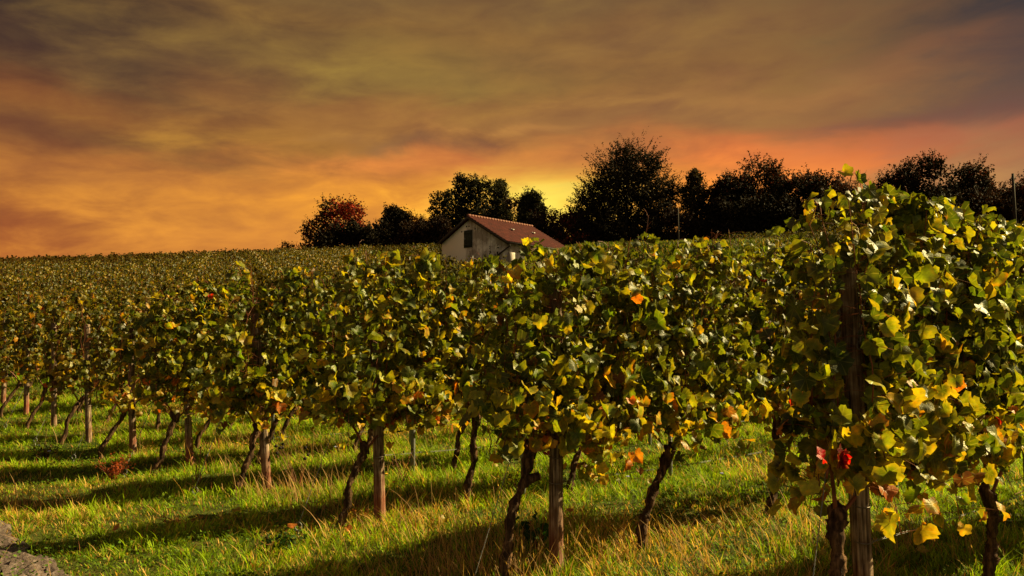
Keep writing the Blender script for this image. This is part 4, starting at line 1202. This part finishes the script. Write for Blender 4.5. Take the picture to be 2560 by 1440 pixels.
b.tube(np.array([pp.x + .2, 71.95, pp.z - .30]) * (1 - t) + np.array([pp.x + 40, 66, pp.z + 1.5]) * t - np.array([0, 0, 1.0]) * (np.sin(t * pi) * .5), .02, 4)
o = b.build("overhead_wire", M_treebark); tag(o, "overhead wire running right from the telegraph pole", "wire")

# ------------------------------------------------------------------ sun and sky
SUN_AZ = math.atan2(0.27, 0.96)                                     # measured from +x towards +y
SUN_EL = R(38)
sd = bpy.data.lights.new("sun", "SUN"); sd.energy = 5.0; sd.angle = R(0.5); sd.color = (1.0, 0.79, 0.35)
so = bpy.data.objects.new("sun", sd); col.objects.link(so)
dv = Vector((cos(SUN_AZ) * cos(SUN_EL), sin(SUN_AZ) * cos(SUN_EL), sin(SUN_EL)))
so.rotation_euler = dv.to_track_quat('Z', 'Y').to_euler()
so.location = (30, 10, 30)

def srgb(c): return [(x / 255 / 12.92 if x / 255 <= .04045 else ((x / 255 + .055) / 1.055) ** 2.4) for x in c]
EXPO = 1.32
def world():
    w = bpy.data.worlds.new("World"); scene.world = w; w.use_nodes = True
    nt = w.node_tree; ns, ln = nt.nodes, nt.links; ns.clear()
    out = N(ns, "ShaderNodeOutputWorld"); bg = N(ns, "ShaderNodeBackground"); bg.inputs["Strength"].default_value = 1.0
    tc = N(ns, "ShaderNodeTexCoord"); sp = N(ns, "ShaderNodeSeparateXYZ"); ln.new(tc.outputs["Generated"], sp.inputs[0])
    def M(op, a, b=None, c=None):
        n = ns.new("ShaderNodeMath"); n.operation = op
        for k, v in enumerate((a, b, c)):
            if v is None: continue
            if isinstance(v, (int, float)): n.inputs[k].default_value = v
            else: ln.new(v, n.inputs[k])
        return n.outputs[0]
    az = M("ARCTAN2", sp.outputs["X"], sp.outputs["Y"]); el = M("ARCSINE", sp.outputs["Z"])
    # streaky warp of the cloud layer
    cx = N(ns, "ShaderNodeCombineXYZ"); 
    ln.new(M("MULTIPLY", az, 2.4), cx.inputs[0]); ln.new(M("MULTIPLY", M("SUBTRACT", el, M("MULTIPLY", az, .05)), 7.5), cx.inputs[1])
    n1 = N(ns, "ShaderNodeTexNoise", Scale=1.6, Detail=6.0, Roughness=.55); n1.inputs["Distortion"].default_value = .6; ln.new(cx.outputs[0], n1.inputs["Vector"])
    n2 = N(ns, "ShaderNodeTexNoise", Scale=4.4, Detail=8.0, Roughness=.58); n2.inputs["Distortion"].default_value = .3; ln.new(cx.outputs[0], n2.inputs["Vector"])
    nf1 = M("SUBTRACT", n1.outputs["Fac"], .5); nf2 = M("SUBTRACT", n2.outputs["Fac"], .5)
    elw = M("ADD", el, M("MULTIPLY", nf1, .10)); azw = M("ADD", az, M("MULTIPLY", nf2, .34))
    def pe(px, py):
        r_ = ray(px, py).normalized(); return math.atan2(r_.x, r_.y), math.asin(r_.z)
    rows = [(640, (214, 136, 56)), (560, (218, 142, 54)), (480, (204, 130, 56)), (400, (186, 118, 58)), (300, (156, 106, 54)), (200, (140, 100, 50)), (100, (132, 95, 49)), (0, (118, 88, 50)), (-300, (104, 84, 58)), (-900, (100, 88, 76))]
    e0 = pe(1280, 700)[1]; e1 = pe(1280, -1200)[1]
    t = M("DIVIDE", M("SUBTRACT", elw, e0), e1 - e0)
    rp = ramp(ns, [((pe(1280, y)[1] - e0) / (e1 - e0), srgb(c)) for y, c in rows]); rp.color_ramp.interpolation = "EASE"; ln.new(t, rp.inputs[0])
    cur = rp.outputs[0]
    def blob(px, py, sx, sy, c, k=1.0, tilt=0.0):
        nonlocal cur
        a0, b0 = pe(px, py)
        da = M("SUBTRACT", azw, a0); db = M("SUBTRACT", M("SUBTRACT", elw, b0), M("MULTIPLY", da, tilt))
        q = M("ADD", M("POWER", M("ABSOLUTE", M("MULTIPLY", da, F / sx)), 2), M("POWER", M("ABSOLUTE", M("MULTIPLY", db, F / sy)), 2))
        f = M("MULTIPLY", M("EXPONENT", M("MULTIPLY", q, -1)), k)
        mx = N(ns, "ShaderNodeMixRGB"); mx.inputs["Color2"].default_value = (*srgb(c), 1)
        ln.new(f, mx.inputs["Fac"]); ln.new(cur, mx.inputs["Color1"]); cur = mx.outputs[0]
    blob(-120, -60, 520, 400, (26, 22, 20), .97)
    blob(2720, -20, 420, 380, (36, 32, 36), .97)
    blob(-120, 640, 200, 400, (110, 46, 18), .5)
    blob(2600, 330, 260, 160, (96, 70, 66), .6)
    blob(250, 320, 420, 45, (92, 58, 34), .8, -.05)
    blob(60, 240, 330, 50, (146, 88, 40), .6)
    blob(450, 160, 420, 60, (104, 76, 44), .6)
    blob(1050, 180, 340, 80, (140, 116, 54), .6, -.08)
    blob(600, 120, 300, 40, (128, 100, 50), .5, -.05)
    blob(700, 350, 330, 50, (168, 122, 48), .6)
    blob(1550, 120, 420, 50, (132, 96, 54), .5, .1)
    blob(1650, 300, 500, 40, (132, 96, 56), .6, .03)
    blob(2150, 190, 480, 40, (140, 96, 58), .4, .05)
    blob(2330, 285, 330, 34, (104, 68, 56), .75, .02)
    blob(1050, 362, 200, 28, (116, 84, 56), .75, -.06)
    blob(1080, 415, 260, 36, (214, 126, 68), .75)
    blob(560, 575, 620, 80, (226, 150, 62), .6)
    blob(-80, 640, 260, 130, (150, 70, 28), .7)
    blob(150, 430, 500, 50, (190, 122, 56), .5)
    blob(1300, 500, 480, 62, (246, 166, 56), .85)
    blob(1400, 505, 200, 62, (255, 236, 104), 1.0)
    blob(1760, 480, 260, 60, (238, 150, 60), .85)
    blob(1620, 380, 300, 50, (190, 116, 62), .6)
    blob(2060, 395, 360, 48, (230, 122, 64), .8, -.03)
    blob(2350, 350, 260, 36, (170, 98, 68), .7)
    blob(2560, 440, 260, 80, (172, 122, 76), .85)
    blob(1985, 425, 160, 40, (246, 146, 66), .6)
    blob(2080, 205, 300, 22, (160, 108, 58), .25, .12)
    blob(1280, 320, 160, 11, (200, 142, 74), .45)
    blob(1620, 255, 200, 16, (178, 132, 66), .4)
    # patches of mauve grey and amber in the cloud sheet
    tint = N(ns, "ShaderNodeMixRGB"); tint.inputs["Color1"].default_value = (.93, .83, .80, 1); tint.inputs["Color2"].default_value = (1.10, 1.10, .80, 1)
    ln.new(M("MINIMUM", M("MAXIMUM", M("ADD", .5, M("MULTIPLY", M("ADD", nf2, nf1), 1.8)), 0.0), 1.0), tint.inputs["Fac"])
    tm = N(ns, "ShaderNodeMixRGB", blend_type="MULTIPLY", Fac=1.0); ln.new(cur, tm.inputs["Color1"]); ln.new(tint.outputs[0], tm.inputs["Color2"]); cur = tm.outputs[0]
    # streak contrast
    hv = N(ns, "ShaderNodeHueSaturation"); hv.inputs["Saturation"].default_value = 1.02
    ln.new(M("ADD", 1.06, M("ADD", M("MULTIPLY", nf2, .62), M("MULTIPLY", nf1, .55))), hv.inputs["Value"]); ln.new(cur, hv.inputs["Color"])
    ex = N(ns, "ShaderNodeMixRGB", blend_type="MULTIPLY", Fac=1.0); k = 2 ** -EXPO; ex.inputs["Color2"].default_value = (k, k, k, 1); ln.new(hv.outputs[0], ex.inputs["Color1"])
    sky = N(ns, "ShaderNodeTexSky"); sky.sky_type = "NISHITA"; sky.sun_disc = False; sky.sun_elevation = SUN_EL; sky.sun_rotation = pi / 2 - SUN_AZ
    sk_ = N(ns, "ShaderNodeMixRGB", blend_type="MULTIPLY", Fac=1.0); sk_.inputs["Color2"].default_value = (.07, .07, .07, 1); ln.new(sky.outputs[0], sk_.inputs["Color1"])
    # warm fill glow added to the unseen sky behind the camera, lifting shaded sides
    bk = M("MULTIPLY", M("MAXIMUM", M("MULTIPLY", sp.outputs["Y"], -1.0), 0.0), 1.0); up = M("ADD", .35, M("MULTIPLY", sp.outputs["Z"], .5))
    bm = N(ns, "ShaderNodeMixRGB"); bm.inputs["Color2"].default_value = (.12, .09, .06, 1); ln.new(M("MINIMUM", M("MULTIPLY", bk, 1.2), 1.0), bm.inputs["Fac"]); ln.new(ex.outputs[0], bm.inputs["Color1"]); ex = bm
    fin = N(ns, "ShaderNodeMixRGB"); fin.inputs["Fac"].default_value = .975; ln.new(sk_.outputs[0], fin.inputs["Color1"]); ln.new(ex.outputs[0], fin.inputs["Color2"])
    ln.new(fin.outputs[0], bg.inputs["Color"]); ln.new(bg.outputs[0], out.inputs[0])
world()

scene.view_settings.view_transform = "Standard"; scene.view_settings.look = "None"
scene.view_settings.exposure = EXPO; scene.view_settings.gamma = 1.0; scene.view_settings.use_curve_mapping = False
scene.cycles.max_bounces = 6; scene.cycles.diffuse_bounces = 2; scene.cycles.glossy_bounces = 2; scene.cycles.transmission_bounces = 3; scene.cycles.transparent_max_bounces = 4
scene.cycles.use_denoising = True
